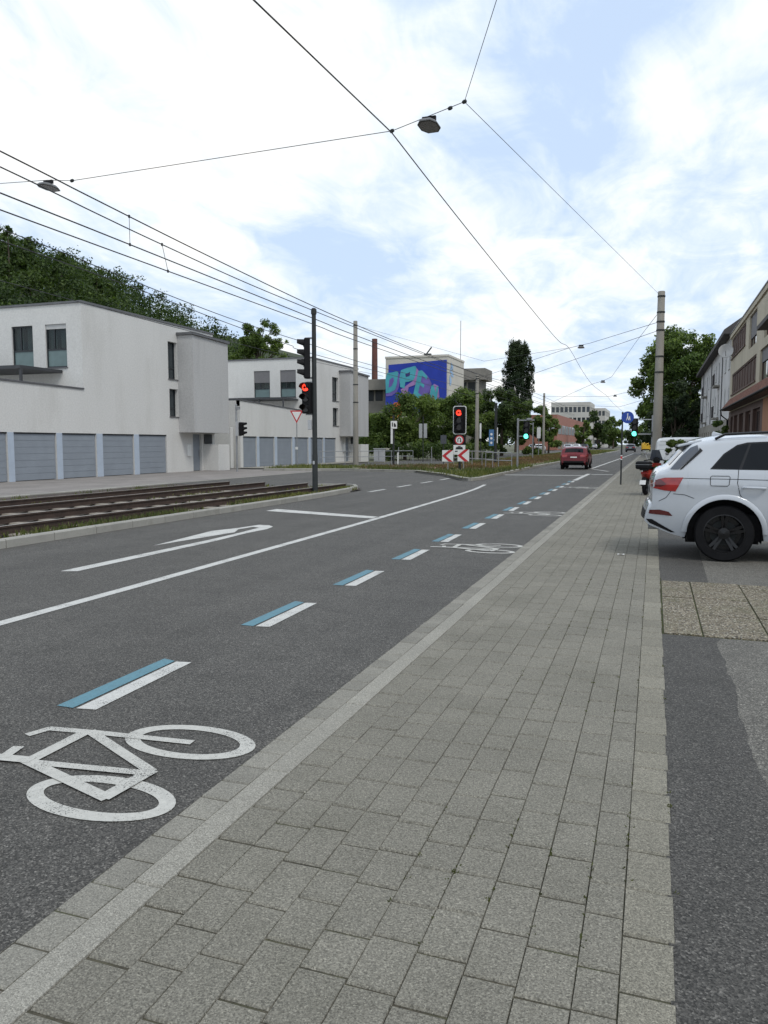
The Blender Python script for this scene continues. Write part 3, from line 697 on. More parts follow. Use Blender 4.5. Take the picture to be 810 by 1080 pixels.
def terrace_house(label, g0, doors, g1, up0, up1, blk, south_w, wins, facade_wins, H=8.0, pz0=4.25, pz1=4.05, xb=-36., gz=2.03):
    """white plastered house over a row of garages: g0..g1 garage front, up0..up1 upper storeys, blk grey bay"""
    X = -25.; h = thing('terrace_house', label, 'house', (X, (g0 + g1) / 2, 0), 0, None)
    F = (X, 0, 0); FU = (0, 1, 0); FN = (1, 0, 0)
    w = MB(); ops = [(a, b_, -.05, gz) for a, b_ in doors]
    # lower front wall with garage openings; its top slopes down along the terrace parapet
    ZS = 2.6
    wall_panel(w, F, FU, FN, g0, blk[1], -.05, ZS, ops + [(blk[0] + 1.35, blk[0] + 2.25, -.05, 2.1)], .22)
    wall_panel(w, F, FU, FN, g0, up0, ZS, pz1, [], .3)
    w.prism([(X, g0, pz1), (X, up0, pz1), (X, g0, pz0)], (-.25, 0, 0))
    wall_panel(w, F, FU, FN, up0, blk[1], ZS, H, [f[:4] for f in facade_wins], .3)
    # south face of the upper storeys with two windows, roof, back and north side
    wall_panel(w, (X, up0, 0), (-1, 0, 0), (0, -1, 0), 0, south_w, pz1 - 1.05, H, wins, .16)
    w.quad((X, up0, H), (X, blk[1], H), (xb, blk[1], H), (xb, up0, H))
    w.quad((X, blk[1], -.05), (xb, blk[1], -.05), (xb, blk[1], H), (X, blk[1], H))
    w.quad((xb, g0, -.05), (xb, blk[1], -.05), (xb, blk[1], H), (xb, g0, H) if False else (xb, up0, H))
    w.quad((X - south_w, up0, pz1 - 1.05), (X - south_w, up0, H), (xb, up0, H), (xb, up0, pz1 - 1.05))
    w.quad((X, g0, -.05), (X, g0, pz0), (xb, g0, pz0), (xb, g0, -.05))
    w.box(xb, X - .25, g0 + .1, up0 - .01, pz1 - 1.12, pz1 - 1.05)          # terrace floor
    w.box(xb, xb + .3, g0, up0, 0, pz0)
    w.build('wall', M['plaster'], h)
    t = MB()                                                               # metal copings
    t.box(xb - .1, X + .05, up0 - .06, blk[1] + .06, H + .003, H + .10)
    t.build('roof_edge', M['zinc'], h)
    t = MB(); t.add([(X - .3, g0, pz0 + .004), (X + .05, g0, pz0 + .004), (X + .05, up0, pz1 + .004), (X - .3, up0, pz1 + .004), (X - .3, g0, pz0 + .07), (X + .05, g0, pz0 + .07), (X + .05, up0, pz1 + .07), (X - .3, up0, pz1 + .07)],
                   [(4, 5, 6, 7), (1, 2, 6, 5), (0, 1, 5, 4), (2, 3, 7, 6), (3, 0, 4, 7)]); t.build('parapet_coping', M['zinc'], h)
    # pergola awning below the windows
    p = MB(); zt = wins[0][2] - .12
    p.box(X - south_w + .4, X - 1.15, up0 - 2.6, up0 - .03, zt - .16, zt - .02)
    for xx in (X - 1.2, X - 3.2, X - 5.2): p.box(xx - .05, xx + .05, up0 - 2.55, up0 - 2.45, pz1 - 1.05, zt - .16)
    p.build('pergola', M['pergola'], h)
    for k, (a, b_, c, d, kd, bl, sp) in enumerate(wins): window(h, (X, up0, 0), (-1, 0, 0), (0, -1, 0), a, b_, c, d, .14, kind=kd, blind=bl, split=sp)
    for (a, b_, c, d) in facade_wins: window(h, F, FU, FN, a, b_, c, d, .26, split=.3)
    for a, b_ in doors:                                                    # sectional doors
        q = MB(); z = 0.; n_ = 7; sh = (gz - .06) / n_
        for k in range(n_): ubox(q, F, FU, FN, a + .03, b_ - .03, k * sh + .004, (k + 1) * sh - .004, -.12, -.07)
        ubox(q, F, FU, FN, a + .03, b_ - .03, 0, gz - .06, -.14, -.122)
        q.build('garage_door', M['garage_door'], h)
    for a, b_ in zip(doors[:-1], doors[1:]):
        q = MB(); ubox(q, F, FU, FN, a[1] + .004, b_[0] - .004, -.02, gz - .004, -.1, .012); q.build('garage_post', M['garage_post'], h)
    q = MB(); ubox(q, F, FU, FN, doors[0][0], doors[-1][1], gz - .05, gz - .003, -.12, -.02); q.build('lintel', M['frame_dark'], h)
    # overhanging grey bay, entrance under it
    xf = X + 1.0; q = MB()
    q.prism([(xf, blk[0], 2.18), (xf, blk[1], 2.18), (xf, blk[1], 7.42), (xf, blk[0], 7.50)], (-1.2, 0, 0))
    q.build('grey_bay', M['plaster_grey'], h)
    q = MB(); q.prism([(xf + .10, blk[0] - .10, 7.505), (xf + .10, blk[1] + .08, 7.425), (xf + .10, blk[1] + .08, 7.56), (xf + .10, blk[0] - .10, 7.64)], (-1.1, 0, 0)); q.build('bay_roof', M['zinc'], h)
    q = MB(); ubox(q, F, FU, FN, blk[0] + 1.36, blk[0] + 2.24, 0, 2.09, -.2, -.14); d = q.build('entrance_door', M['garage_door'], h)
    q = MB(); ubox(q, F, FU, FN, blk[0] + 2.12, blk[0] + 2.17, .8, 1.2, -.14, -.09); d2 = q.build('handle', M['steel'], d)
    q = MB(); ubox(q, F, FU, FN, blk[0] + .75, blk[0] + 1.05, .85, 1.5, .003, .09); q.build('letter_box', M['sign_white'], h, bevel=.01)
    q = MB(); ubox(q, F, FU, FN, blk[0] + 2.45, blk[1] + .0, -.02, 1.5, .003, 1.0); q.build('bin_store', M['plaster'], h, bevel=.01)
    q = MB(); ubox(q, F, FU, FN, blk[0] + 2.5, blk[0] + 3.3, 1.55, 2.1, .003, .06); q.build('vent_window', M['frame_dark'], h)
    return h

Y1 = 29.34
terrace_house('white plastered house with two dark terrace windows over blue-grey garages, nearest the viewer', 13.4,
              [(13.9, 16.35), (16.7, 19.15), (19.5, 21.95), (22.3, 24.75), (25.08, 27.5), (27.85, 30.1), (30.53, 32.9), (33.3, 35.7)], 36.8, Y1, 36.85, (36.87, 40.55), 9.,
              [(.88, 2.1, 5.11, 7.1, 'curtain', .13, .42), (2.84, 4.1, 5.11, 7.1, 'curtain', 0, .42), (5.4, 6.6, 5.11, 7.1, 'curtain', 0, .42)],
              [(36.0, 36.85, 5.08, 7.08), (36.05, 36.85, 3.04, 4.54)])
terrace_house('white plastered house with half-lowered grey blinds, farther along past the first grey bay', 43.6,
              [(43.95, 45.75), (46.1, 48.3), (48.7, 51.1), (51.5, 53.9), (54.3, 56.7), (57.0, 59.3)], 60.0, 54.6, 60.0, (60.1, 64.4), 7.2,
              [(1.35, 2.7, 5.15, 7.25, 'curtain', .46, .34), (3.6, 5.0, 5.15, 7.25, 'curtain', .46, .34)],
              [(58.6, 59.9, 5.08, 7.0), (58.7, 59.9, 3.04, 4.5)], H=8.1, pz0=4.3, pz1=3.95)
w = MB(); w.box(-34, -25.3, 42.9, 43.25, 0, 2.6); w.box(-34, -33.7, 40.7, 42.9, 0, 2.6)
tag(w.build('garden_wall', M['plaster'], bevel=.01), 'low white plastered wall between the two garage houses', 'wall')

# ---- wall-painted office block
ob = thing('office_block', 'tall pale block carrying a blue wall painting that spells OPEN', 'building', (-39.5, 138, 0))
w = MB(); x0, x1, y0, y1, H = -45.2, -33.8, 130., 141.5, 16.5
w.box(x0, x1, y0, y1, 0, H); w.box(x0 - .1, x1 + .1, y0 - .1, y1 + .1, H + .003, H + .35); w.build('wall', M['mural_wall'], ob)
def panel(polys, m, e, name='painting', par=None):
    b = MB()
    for p in polys: b.poly([(x0 + u, y0 - e, z) for u, z in p])
    return b.build(name, m, par or ob)
# wall coordinates: u metres from the left edge, z height
mu = panel([[(.0, 7.), (11.15, 7.), (11.15, 15.95), (.55, 15.4), (.5, 13.2), (0, 13.)]], M['mural_blue'], .03)
panel([[(0, 7.02), (6.2, 7.02), (4.2, 8.3), (2.4, 7.6), (1.2, 8.6), (0, 8.2)]], M['mural_navy'], .05, 'painted_shape', mu)
panel([[(.7, 7.1), (1.6, 8.8), (3.0, 8.9), (3.6, 7.8), (2.6, 6.4), (1.0, 5.6)]], M['mural_orange'], .07, 'painted_shape', mu)
panel([[(.85, 6.6), (1.7, 7.6), (2.4, 7.0), (2.2, 5.6), (.9, 5.2)]], M['mural_yellow'], .09, 'painted_shape', mu)
def Z(pts): return [(u, z) for u, z in pts]
# the word in slanted blocks stepping down to the right: shaded flanks first, turquoise faces over them
panel([[(2.4, 14.0), (2.75, 13.5), (2.5, 11.5), (2.1, 10.6), (1.2, 10.0), (.1, 9.9), (.1, 10.5), (1.8, 11.1)]], M['mural_purple'], .10, 'letter_flank', mu)
panel([[(5.75, 14.7), (6.15, 14.2), (5.95, 12.6), (5.5, 11.8), (4.3, 11.4), (4.1, 10.4), (3.3, 10.2), (2.8, 11.0), (3.4, 11.4), (5.1, 12.5)]], M['mural_pink'], .11, 'letter_flank', mu)
panel([[(6.85, 14.2), (7.9, 13.1), (8.5, 11.9), (8.0, 10.4), (7.2, 8.6), (6.2, 8.4), (5.1, 9.6), (6.4, 12.3)]], M['mural_purple'], .12, 'letter_flank', mu)
panel([[(8.2, 10.9), (8.9, 11.9), (9.7, 11.5), (9.9, 9.6), (8.8, 8.6), (8.0, 9.2)]], M['mural_pink'], .125, 'letter_flank', mu)
panel([[(.02, 12.9), (.3, 14.0), (1.2, 14.05), (2.1, 14.25), (2.4, 14.0), (2.1, 11.9), (1.8, 11.05), (.8, 10.55), (.1, 10.45)]], M['mural_teal'], .14, 'letter_face', mu)
panel([[(.75, 12.8), (1.5, 13.25), (1.6, 12.6), (1.2, 11.7), (.6, 11.4)]], M['mural_purple'], .16, 'letter_counter', mu)
panel([[(2.75, 11.5), (2.6, 13.0), (2.9, 14.4), (4.0, 14.75), (5.5, 15.05), (5.75, 14.7), (5.45, 13.1), (5.05, 12.5), (3.7, 12.3), (3.55, 11.2)]], M['mural_teal'], .145, 'letter_face', mu)
panel([[(3.7, 13.7), (4.6, 14.05), (4.5, 13.35), (3.8, 13.2)]], M['mural_navy'], .165, 'letter_counter', mu)
panel([[(5.05, 9.7), (5.7, 12.4), (6.1, 14.2), (6.75, 14.25), (7.75, 13.15), (7.6, 12.65), (6.75, 13.35), (6.5, 12.3), (7.2, 11.75), (7.05, 11.25), (6.35, 11.75), (6.05, 10.4), (6.95, 9.75), (6.75, 9.2)]], M['mural_teal'], .15, 'letter_face', mu)
panel([[(8.05, 9.3), (8.45, 11.6), (8.85, 11.7), (9.2, 10.4), (9.4, 11.45), (9.75, 11.4), (9.4, 9.1), (9.05, 9.1), (8.75, 10.2), (8.45, 9.2)]], M['mural_teal'], .155, 'letter_face', mu)
b = MB()                                                                 # blue and white emblem near the corner of the side wall
for k in range(9):
    a = k * .7; yy, zz_ = y0 + 2.0 + 1.0 * math.cos(a) * (1 - k * .04), 13.6 + 1.55 * math.sin(a * 1.3)
    b.poly([(x1 + .03 + k * .004, yy - .55, zz_ - .35), (x1 + .03 + k * .004, yy + .5, zz_ - .45), (x1 + .03 + k * .004, yy + .6, zz_ + .3), (x1 + .03 + k * .004, yy - .3, zz_ + .55)])
b.build('painted_emblem', M['mural_light'], ob)
b = MB()
b.box(-38.6, -37.4, 131.5, 132.2, 16.86, 17.3); b.tube([(-38.4, 131.9, 17.1), (-37.3, 131.8, 18.4)], .12, 6); b.build('roof_aerial', M['pole_dark'], ob)
b = MB(); b.tube([(-34.1, 140, 16.8), (-34.1, 140, 24)], .05, 5); b.build('flagpole', M['pole_dark'], ob)

def flat_block(name, label, x0, x1, y0, y1, H, rows, m='concrete_dark', over=1.2, slab=1.1):
    o = thing(name, label, 'building', ((x0 + x1) / 2, (y0 + y1) / 2, 0))
    w = MB(); w.box(x0, x1, y0, y1, 0, H - slab); w.build('wall', M[m], o)
    r = MB(); r.box(x0 - over, x1 + over, y0 - over, y1 + over, H - slab + .003, H); r.build('roof_slab', M[m], o)
    for (z0, z1) in rows:
        x = x0 + .3
        while x + 1.6 < x1:
            g = MB(); g.box(x, x + 1.4, y0 - .06, y0 + .05, z0, z1); g.build('window', M['frame_dark'], o); x += 1.75
    return o
flat_block('flat_roof_block', 'grey concrete block with a deep flat roof left of the painted wall', -50.6, -45.3, 134, 142, 13.2, [(9.4, 11.6)], over=.0 + 1.4, slab=1.9)
flat_block('flat_roof_block', 'grey concrete wing with dark window band right of the painted wall', -37., -32.4, 150, 155, 16.2, [(9.6, 13.6), (5, 8)], over=1., slab=2.2)
c = MB(); c.lathe([(.9, 0), (.9, 14.4)], (-72.7, 200, 0), (0, 0, 1), 20); ch = thing('chimney_stack', 'tall dark red brick factory chimney behind the flat roofs', 'chimney', (-72.7, 200, 0))
b = MB(); b.lathe([(.85, 14.5), (.74, 30.), (.5, 30.)], (-72.7, 200, 0), (0, 0, 1), 20); b.build('shaft', M['chimney'], ch); c.build('base', M['far_white'], ch)
b = MB(); b.lathe([(.80, 14.3), (.95, 14.4), (.95, 15.2), (.86, 15.3)], (-72.7, 200, 0), (0, 0, 1), 20); b.build('collar', M['far_white'], ch)

# ---- far office slabs and brick hall
def slab_block(label, x0, x1, y0, y1, H, floors, bays, fh, z0):
    o = thing('office_block', label, 'building', ((x0 + x1) / 2, (y0 + y1) / 2, 0))
    w = MB(); bw = (x1 - x0) / bays
    ops = [(x0 + bw * (k + .14), x0 + bw * (k + .86), z0 + f * fh, z0 + f * fh + fh * .5) for f in range(floors) for k in range(bays)]
    wall_panel(w, (0, y0, 0), (1, 0, 0), (0, -1, 0), x0, x1, 0, H, ops, .35)
    ds = (y1 - y0) / 6
    ops2 = [(y0 + ds * (k + .15), y0 + ds * (k + .85), z0 + f * fh, z0 + f * fh + fh * .5) for f in range(floors) for k in range(6)]
    wall_panel(w, (x1, 0, 0), (0, 1, 0), (1, 0, 0), y0, y1, 0, H, ops2, .35)
    w.quad((x0, y0, 0), (x0, y0, H), (x0, y1, H), (x0, y1, 0)); w.quad((x0, y0, H), (x1, y0, H), (x1, y1, H), (x0, y1, H)); w.quad((x0, y1, 0), (x0, y1, H), (x1, y1, H), (x1, y1, 0))
    w.build('wall', M['far_white'], o)
    for a, b_, c, d in ops:
        g = MB(); g.box(a, b_, y0 + .28, y0 + .32, c, d); g.build('window', M['pane'], o)
    for a, b_, c, d in ops2:
        g = MB(); g.box(x1 - .32, x1 - .28, a, b_, c, d); g.build('window', M['pane'], o)
    return o
slab_block('large pale office building with rows of dark windows at the end of the street', -37.5, -23., 300, 322, 17.2, 4, 9, 4.0, 1.4)
slab_block('lower pale office wing on the right of the large far building', -22.8, -18.6, 318, 352, 15.6, 4, 3, 3.8, 1.2)
br = thing('brick_hall', 'long red brick hall with a grey window band far down the left side', 'building', (-26, 225, 0))
w = MB(); w.box(-31, -22, 188, 262, 0, 8.5); w.build('wall', M['brick'], br)
for k in range(9):
    g = MB(); g.box(-22.06, -21.94, 190 + k * 8, 196.6 + k * 8, 3.9, 6.1); g.build('window_band', M['car_silver'], br)
    g = MB(); g.box(-22.06, -21.94, 190 + k * 8, 196 + k * 8, .3, 2.0); g.build('gate', M['concrete_dark'], br)
for k in range(3):
    g = MB(); g.box(-30.5 + k * 2.9, -28.4 + k * 2.9, 187.94, 188.06, 3.9, 6.1); g.build('window_band', M['car_silver'], br)

# ---- right side: beige house with brown shutters
bh = thing('shuttered_house', 'beige three-storey house with brown shutter bands and a tiled pent roof', 'house', (5.5, 51, 0))
XF = 5.5; FO = (XF, 0, 0); FU = (0, 1, 0); FN = (-1, 0, 0)
ya, yb = 27., 66.9; H = 9.72
up = [(56.6, 66.3, 8.1, 9.6), (50.6, 54.6, 7.5, 9.55), (43.6, 47.2, 7.3, 9.3), (36., 40., 7.3, 9.3)]
lo = [(50.3, 65.3, 5.28, 6.82), (42.5, 48.6, 4.95, 6.8)]
gr = [(63.4, 65.2, .05, 3.6), (60.0, 62.6, .05, 3.6), (56.2, 58.9, .05, 3.6), (52.2, 55, .05, 3.6), (47.6, 51., .05, 3.6)]
w = MB()
wall_panel(w, FO, FU, FN, ya, yb, 4.0, H, up + lo, .22)
w.quad((XF, yb, 0), (XF, yb, H), (XF + 9, yb, H), (XF + 9, yb, 0)); w.quad((XF, ya, 0), (XF + 9, ya, 0), (XF + 9, ya, H), (XF, ya, H))
w.quad((XF, ya, H), (XF + 9, ya, H), (XF + 9, yb, H), (XF, yb, H)); w.quad((XF + 9, ya, 0), (XF + 9, yb, 0), (XF + 9, yb, H), (XF + 9, ya, H))
w.build('wall', M['beige'], bh)
w = MB(); wall_panel(w, FO, FU, FN, ya, 46.5, -.05, 3.99, [], .3); w.build('shop_wall', M['orange'], bh)
w = MB(); wall_panel(w, FO, FU, FN, 46.5, yb, -.05, 3.99, gr, .3); w.build('shop_wall', M['brown_wood'], bh)
r = MB(); r.box(XF - .10, XF + 9.2, ya - .2, yb + .2, H + .004, H + .30); r.build('roof', M['beige'], bh)
r = MB(); r.box(XF - .14, XF + 9.25, ya - .22, yb + .22, H + .303, H + .38); r.build('roof_edge', M['zinc'], bh)
def shutters(a, b_, c, d, n_):
    wd_ = (b_ - a) / n_
    for k in range(n_):
        f = MB(); s0, s1 = a + k * wd_ + .03, a + (k + 1) * wd_ - .03
        ubox(f, FO, FU, FN, s0, s0 + .09, c, d, -.16, -.05); ubox(f, FO, FU, FN, s1 - .09, s1, c, d, -.16, -.05)
        ubox(f, FO, FU, FN, s0 + .09, s1 - .09, c, c + .09, -.16, -.05); ubox(f, FO, FU, FN, s0 + .09, s1 - .09, d - .09, d, -.16, -.05)
        z = c + .1
        while z + .075 < d - .09: ubox(f, FO, FU, FN, s0 + .09, s1 - .09, z, z + .06, -.14, -.08); z += .075
        ubox(f, FO, FU, FN, s0 + .05, s1 - .05, c + .05, d - .05, -.18, -.165)
        f.build('shutter', M['brown_wood'], bh)
    s = MB(); ubox(s, FO, FU, FN, a - .05, b_ + .05, c - .1, c - .004, -.2, .08); s.build('sill', M['brown_wood'], bh)
shutters(56.6, 66.3, 8.1, 9.6, 7); shutters(50.3, 65.3, 5.28, 6.82, 9)
for (a, b_, c, d) in (up[1], up[2], up[3], lo[1]): window(bh, FO, FU, FN, a, b_, c, d, .2, fm='brown_wood', kind='casement', blind=.72 if a == 50.6 else .4, sill=None, fw=.1)
for (a, b_, c, d) in gr: window(bh, FO, FU, FN, a, b_, c, d, .26, fm='brown_wood', kind='casement', sill=None, fw=.16)
q = MB(); q.box(XF - 1.1, XF - .004, 29., 40.6, 6.86, 7.05); bl_ = q.build('balcony', M['balcony_dark'], bh)
q = MB(); q.box(XF - 1.1, XF - 1.02, 29., 40.6, 7.053, 8.0); q.box(XF - 1.017, XF - .004, 40.52, 40.6, 7.053, 8.0); q.build('balcony_front', M['beige'], bl_)
pr = MB()                                                                  # tiled pent roof in courses
n_ = 7
for k in range(n_):
    t0, t1 = k / n_, (k + 1) / n_
    xa, za = XF - .01 - .58 * t0, 5.0 - .78 * t0; xb_, zb_ = XF - .01 - .58 * t1, 5.0 - .78 * t1
    y = 28.
    while y < 65.7: pr.add([(xa, y, za + .03), (xa, y + .42, za + .03), (xb_ - .03, y + .42, zb_ + .055), (xb_ - .03, y, zb_ + .055), (xa, y, za - .03), (xa, y + .42, za - .03), (xb_ - .03, y + .42, zb_), (xb_ - .03, y, zb_)],
                           [(0, 1, 2, 3), (3, 2, 6, 7), (0, 3, 7, 4), (1, 5, 6, 2)]); y += .43
pr.build('pent_roof', M['roof_tile'], bh)
q = MB(); q.prism([(XF - .004, 28, 4.95), (XF - .57, 28, 4.16), (XF - .57, 28, 4.08), (XF - .004, 28, 4.08)], (0, 38, 0)); q.build('soffit', M['brown_wood'], bh)
q = MB(); q.tube([(XF - .66, 28, 4.16), (XF - .66, 66.2, 4.16)], .065, 8); q.tube([(XF - .66, 66.0, 4.14), (XF - .6, 66., 3.75), (XF - .15, 66.3, 3.4), (XF - .1, 66.3, 0)], .05, 8); q.build('gutter', M['black'], bh)
dsh = thing('satellite_dish', 'pale grey satellite dish at the far corner of the shuttered house', 'satellite dish', (5.4, 65.6, 8.6))
b = MB(); b.lathe([(.02, .0), (.3, .04), (.52, .13), (.53, .14), (.51, .15), (.3, .065), (.02, .02)], (4.95, 64.6, 8.55), (-.15, -1, .15), 28); b.build('dish', M['dish'], dsh, smooth=True)
b = MB(); b.tube([(4.95, 64.62, 8.55), (5.0, 65.2, 8.3), (5.48, 65.4, 8.3)], .04, 8); b.build('bracket', M['steel'], dsh)
b = MB(); b.tube([(4.95, 64.55, 8.1), (4.87, 64.0, 8.5)], .02, 6); b.build('arm', M['steel'], dsh)

# ---- grey apartment row behind it
ap = thing('apartment_row', 'grey plastered apartment row with a dark overhanging eave beyond the shuttered house', 'apartment house', (9.5, 89, 0))
ya, yb = 67.5, 110.; H = 10.2
bays = 12; bw = (yb - ya) / bays
ops = [(ya + bw * k + 1.0, ya + bw * k + 2.3, z, z + 1.6) for k in range(bays) for z in (4.6, 7.6) if k not in (3, 8)] + [(ya + bw * k + .9, ya + bw * k + 2.6, z, z + 2.2) for k in (3, 8) for z in (4.1, 7.1)]
gops = [(ya + bw * k + 1.0, ya + bw * k + 2.3, 1.2, 2.8) for k in range(bays)]
w = MB(); wall_panel(w, (5.6, 0, 0), FU, FN, ya, yb, 3.6, H, ops, .2)
w.quad((5.6, yb, 0), (5.6, yb, H), (15, yb, H), (15, yb, 0)); w.quad((5.6, ya, 0), (15, ya, 0), (15, ya, H), (5.6, ya, H)); w.quad((15, ya, 0), (15, yb, 0), (15, yb, H), (15, ya, H))
w.build('wall', M['apt_wall'], ap)
w = MB(); wall_panel(w, (5.5, 0, 0), FU, FN, ya, yb, -.05, 3.55, gops, .2); w.quad((5.5, ya, 3.55), (5.5, yb, 3.55), (5.62, yb, 3.55), (5.62, ya, 3.55)); w.build('stone_base', M['apt_base'], ap)
for q in ops: window(ap, (5.6, 0, 0), FU, FN, *q, .09, fm='frame_white', kind='casement', sill='concrete', fw=.09)
for q in gops: window(ap, (5.5, 0, 0), FU, FN, *q, .16, fm='frame_white', kind='casement', sill='concrete', fw=.09)
r = MB(); r.prism([(4.95, ya - .3, 10.21), (15.6, ya - .3, 10.21), (10.3, ya - .3, 14.4), (4.95, ya - .3, 10.55)], (0, yb - ya + .6, 0)); r.build('roof', M['roof_dark'], ap)
for k in (3, 8):
    for z in (4.0, 7.0):
        q = MB(); yy = ya + bw * k + .4; q.box(5.1, 5.597, yy, yy + 2.8, z - .15, z); bq = q.build('balcony', M['concrete'], ap)
        q = MB()
        for t in np.linspace(yy + .02, yy + 2.76, 18): q.box(5.11, 5.14, t, t + .02, z, z + 1.)
        q.box(5.1, 5.15, yy, yy + 2.8, z + 1.003, z + 1.05); q.build('railing', M['balcony_dark'], bq)
for yy in (ya + 8.2, ya + 22, ya + 36):
    q = MB(); q.tube([(5.54, yy, 3.6), (5.54, yy, 10.2)], .05, 6); q.build('downpipe', M['zinc'], ap)
# ---------------------------------------------------------------- masts
def mast(label, x, y, h, r0=.2, r1=.14, bands=(), group='concrete tramway masts', name='concrete_mast', m='concrete'):
    t = thing(name, label, 'mast', (x, y, 0), 0, group)
    b = MB(); b.lathe([(r0 + .0, -.05), (r1, h), (r1 - .015, h + .02), (.001, h + .025)], (x, y, 0), (0, 0, 1), 16); b.build('shaft', M[m], t, smooth=True, sharp=50)
    for z in bands:
        rr_ = r0 + (r1 - r0) * z / h
        b = MB(); b.lathe([(rr_ - .02, z - .035), (rr_ + .018, z - .035), (rr_ + .018, z + .035), (rr_ - .02, z + .035)], (x, y, 0), (0, 0, 1), 16)
        b.tube([(x, y - rr_ - .02, z), (x, y - rr_ - .1, z)], .02, 6); b.build('clamp_band', M['pole_dark'], t)
    return t
mast('tall tapered concrete mast at the right edge of the pavement beyond the scooter', .12, 40., 8.82, .23, .165, (5.0, 5.75, 7.0, 7.4, 7.85, 8.6))
mast('tall concrete mast standing against the second grey bay on the left', -20.95, 53.5, 10.5, .21, .15, (4.6, 5.9, 8.5, 10.2))
mast('concrete mast right of the wall painting, behind the red traffic signal', -14.45, 65.5, 7.45, .18, .13, (5.85, 7.1, 7.3))
mast('slim concrete mast farthest down the tram median, near the parked cars', -14.87, 111., 8.65, .19, .14, (6.9, 8.2))
mast('concrete mast standing beside the near building line out to the right', 4.9, -4.5, 10.8, .22, .16, (10.4,))
mast('concrete mast left of the near tracks outside the frame', -19.6, 15.6, 8.6, .21, .15, (8.2,))

# ---------------------------------------------------------------- signal heads
def frame_of(ang):      # facing direction from angle (degrees from +X), side vector
    f = Vector((math.cos(R(ang)), math.sin(R(ang)), 0)); return f, Vector((0, 0, 1)).cross(f)
def obox(mb, c, f, s, a0, a1, b0, b1, z0, z1):
    c = Vector(c)
    p = [c + f * a + s * b_ for a, b_ in ((a0, b0), (a1, b0), (a1, b1), (a0, b1))]
    mb.prism([q + Vector((0, 0, z0)) for q in p], (0, 0, z1 - z0))
def disc(mb, c, f, s, r, e, n=20, t=.01):
    c = Vector(c); pts = [c + f * e + s * (r * math.cos(2 * math.pi * k / n)) + Vector((0, 0, r * math.sin(2 * math.pi * k / n))) for k in range(n)]
    mb.prism(pts, f * t)
def flat(mb, c, f, s, pts, e, t=.004):
    c = Vector(c); mb.prism([c + f * e + s * u + Vector((0, 0, z)) for u, z in pts], f * t)
ARROW = [(.0, .05), (.05, .0), (.05, .03), (-.0, .03)]
def signal_head(par, c, ang, n=3, lit=None, litmat='signal_red', pitch=.31, w=.30, board=None, arrow=None, board_mat='sign_white'):
    f, s = frame_of(ang); h = n * pitch; c = Vector(c)
    b = MB(); obox(b, c, f, s, -.09, .09, -w / 2, w / 2, -h / 2, h / 2)
    hd = b.build('signal_head', M['black'], par, bevel=.02)
    for k in range(n):
        z = h / 2 - pitch * (k + .5); p = c + Vector((0, 0, z)); r = min(w, pitch) * .40
        q = MB(); disc(q, p, f, s, r, .092, t=.02); q.build('lens', M[litmat] if k == lit else M['lens_off'], hd)
        v = MB(); rows = []
        for e in (.09, .30):
            rows.append([tuple(p + f * (e) + s * (r * 1.12 * math.cos(a)) + Vector((0, 0, r * 1.12 * math.sin(a)))) for a in np.linspace(R(-35 if e < .2 else 5), R(215 if e < .2 else 175), 15)])
        v.grid(rows); vo = v.build('visor', M['black'], hd); so_ = vo.modifiers.new('wall', 'SOLIDIFY'); so_.thickness = .008
        if k == lit and arrow:
            q = MB(); u = r * .72
            flat(q, p, f, s, [(-u, 0), (-u * .1, -u * .75), (-u * .1, -u * .22), (u, -u * .22), (u, u * .22), (-u * .1, u * .22), (-u * .1, u * .75)] if arrow == 'left' else
                 [(u, 0), (u * .1, u * .75), (u * .1, u * .22), (-u, u * .22), (-u, -u * .22), (u * .1, -u * .22), (u * .1, -u * .75)], .115)
            q.build('arrow_mask', M['black'], hd)
    if board:
        q = MB(); bw, bh = board
        P = [(-bw / 2 + .08, -bh / 2), (bw / 2 - .08, -bh / 2), (bw / 2, -bh / 2 + .08), (bw / 2, bh / 2 - .08), (bw / 2 - .08, bh / 2), (-bw / 2 + .08, bh / 2), (-bw / 2, bh / 2 - .08), (-bw / 2, -bh / 2 + .08)]
        flat(q, c, f, s, P, -.11, .015); q.build('backboard_rim', M[board_mat], hd)
        q = MB(); flat(q, c, f, s, [(u * (1 - .075 / bw * 2 * .5), z * (1 - .075 / bh)) for u, z in P], -.092, .008); q.build('backboard', M['black'], hd)
    return hd
def post(par, x, y, h, r=.06, m='pole_dark', name='pole'):
    b = MB(); b.lathe([(r, -.05), (r, h), (r * 1.15, h), (r * 1.15, h + .05), (.001, h + .07)], (x, y, 0), (0, 0, 1), 14)
    return b.build(name, M[m], par, smooth=True, sharp=40)

# the near signal mast with the sideways four-lens head and the red arrow
x, y = -9.85, 21.7
t = thing('traffic_light', 'tall dark signal mast on the kerb island, four-lens head above a red arrow', 'traffic light', (x, y, 0), 0, None)
b = MB(); b.lathe([(.085, -.05), (.085, 1.2), (.078, 1.25), (.065, 5.45), (.085, 5.46), (.085, 5.6), (.05, 5.64), (.001, 5.65)], (x, y, 0), (0, 0, 1), 16); b.build('pole', M['pole_dark'], t, smooth=True, sharp=40)
signal_head(t, (x - .20, y - .08, 4.14), 208, 4, pitch=.30, w=.27)
signal_head(t, (x - .19, y - .12, 2.94), 266, 3, lit=0, pitch=.315, w=.28, arrow='left')
b = MB()
for z in (4.75, 3.55, 3.42, 2.45): b.box(x - .28, x, y - .035, y + .035, z - .025, z + .025)
b.build('bracket', M['steel'], t)
b = MB(); b.box(x - .16, x - .06, y - .16, y - .05, 1.98, 2.28); b.build('push_button_box', M['cabinet'], t, bevel=.01)
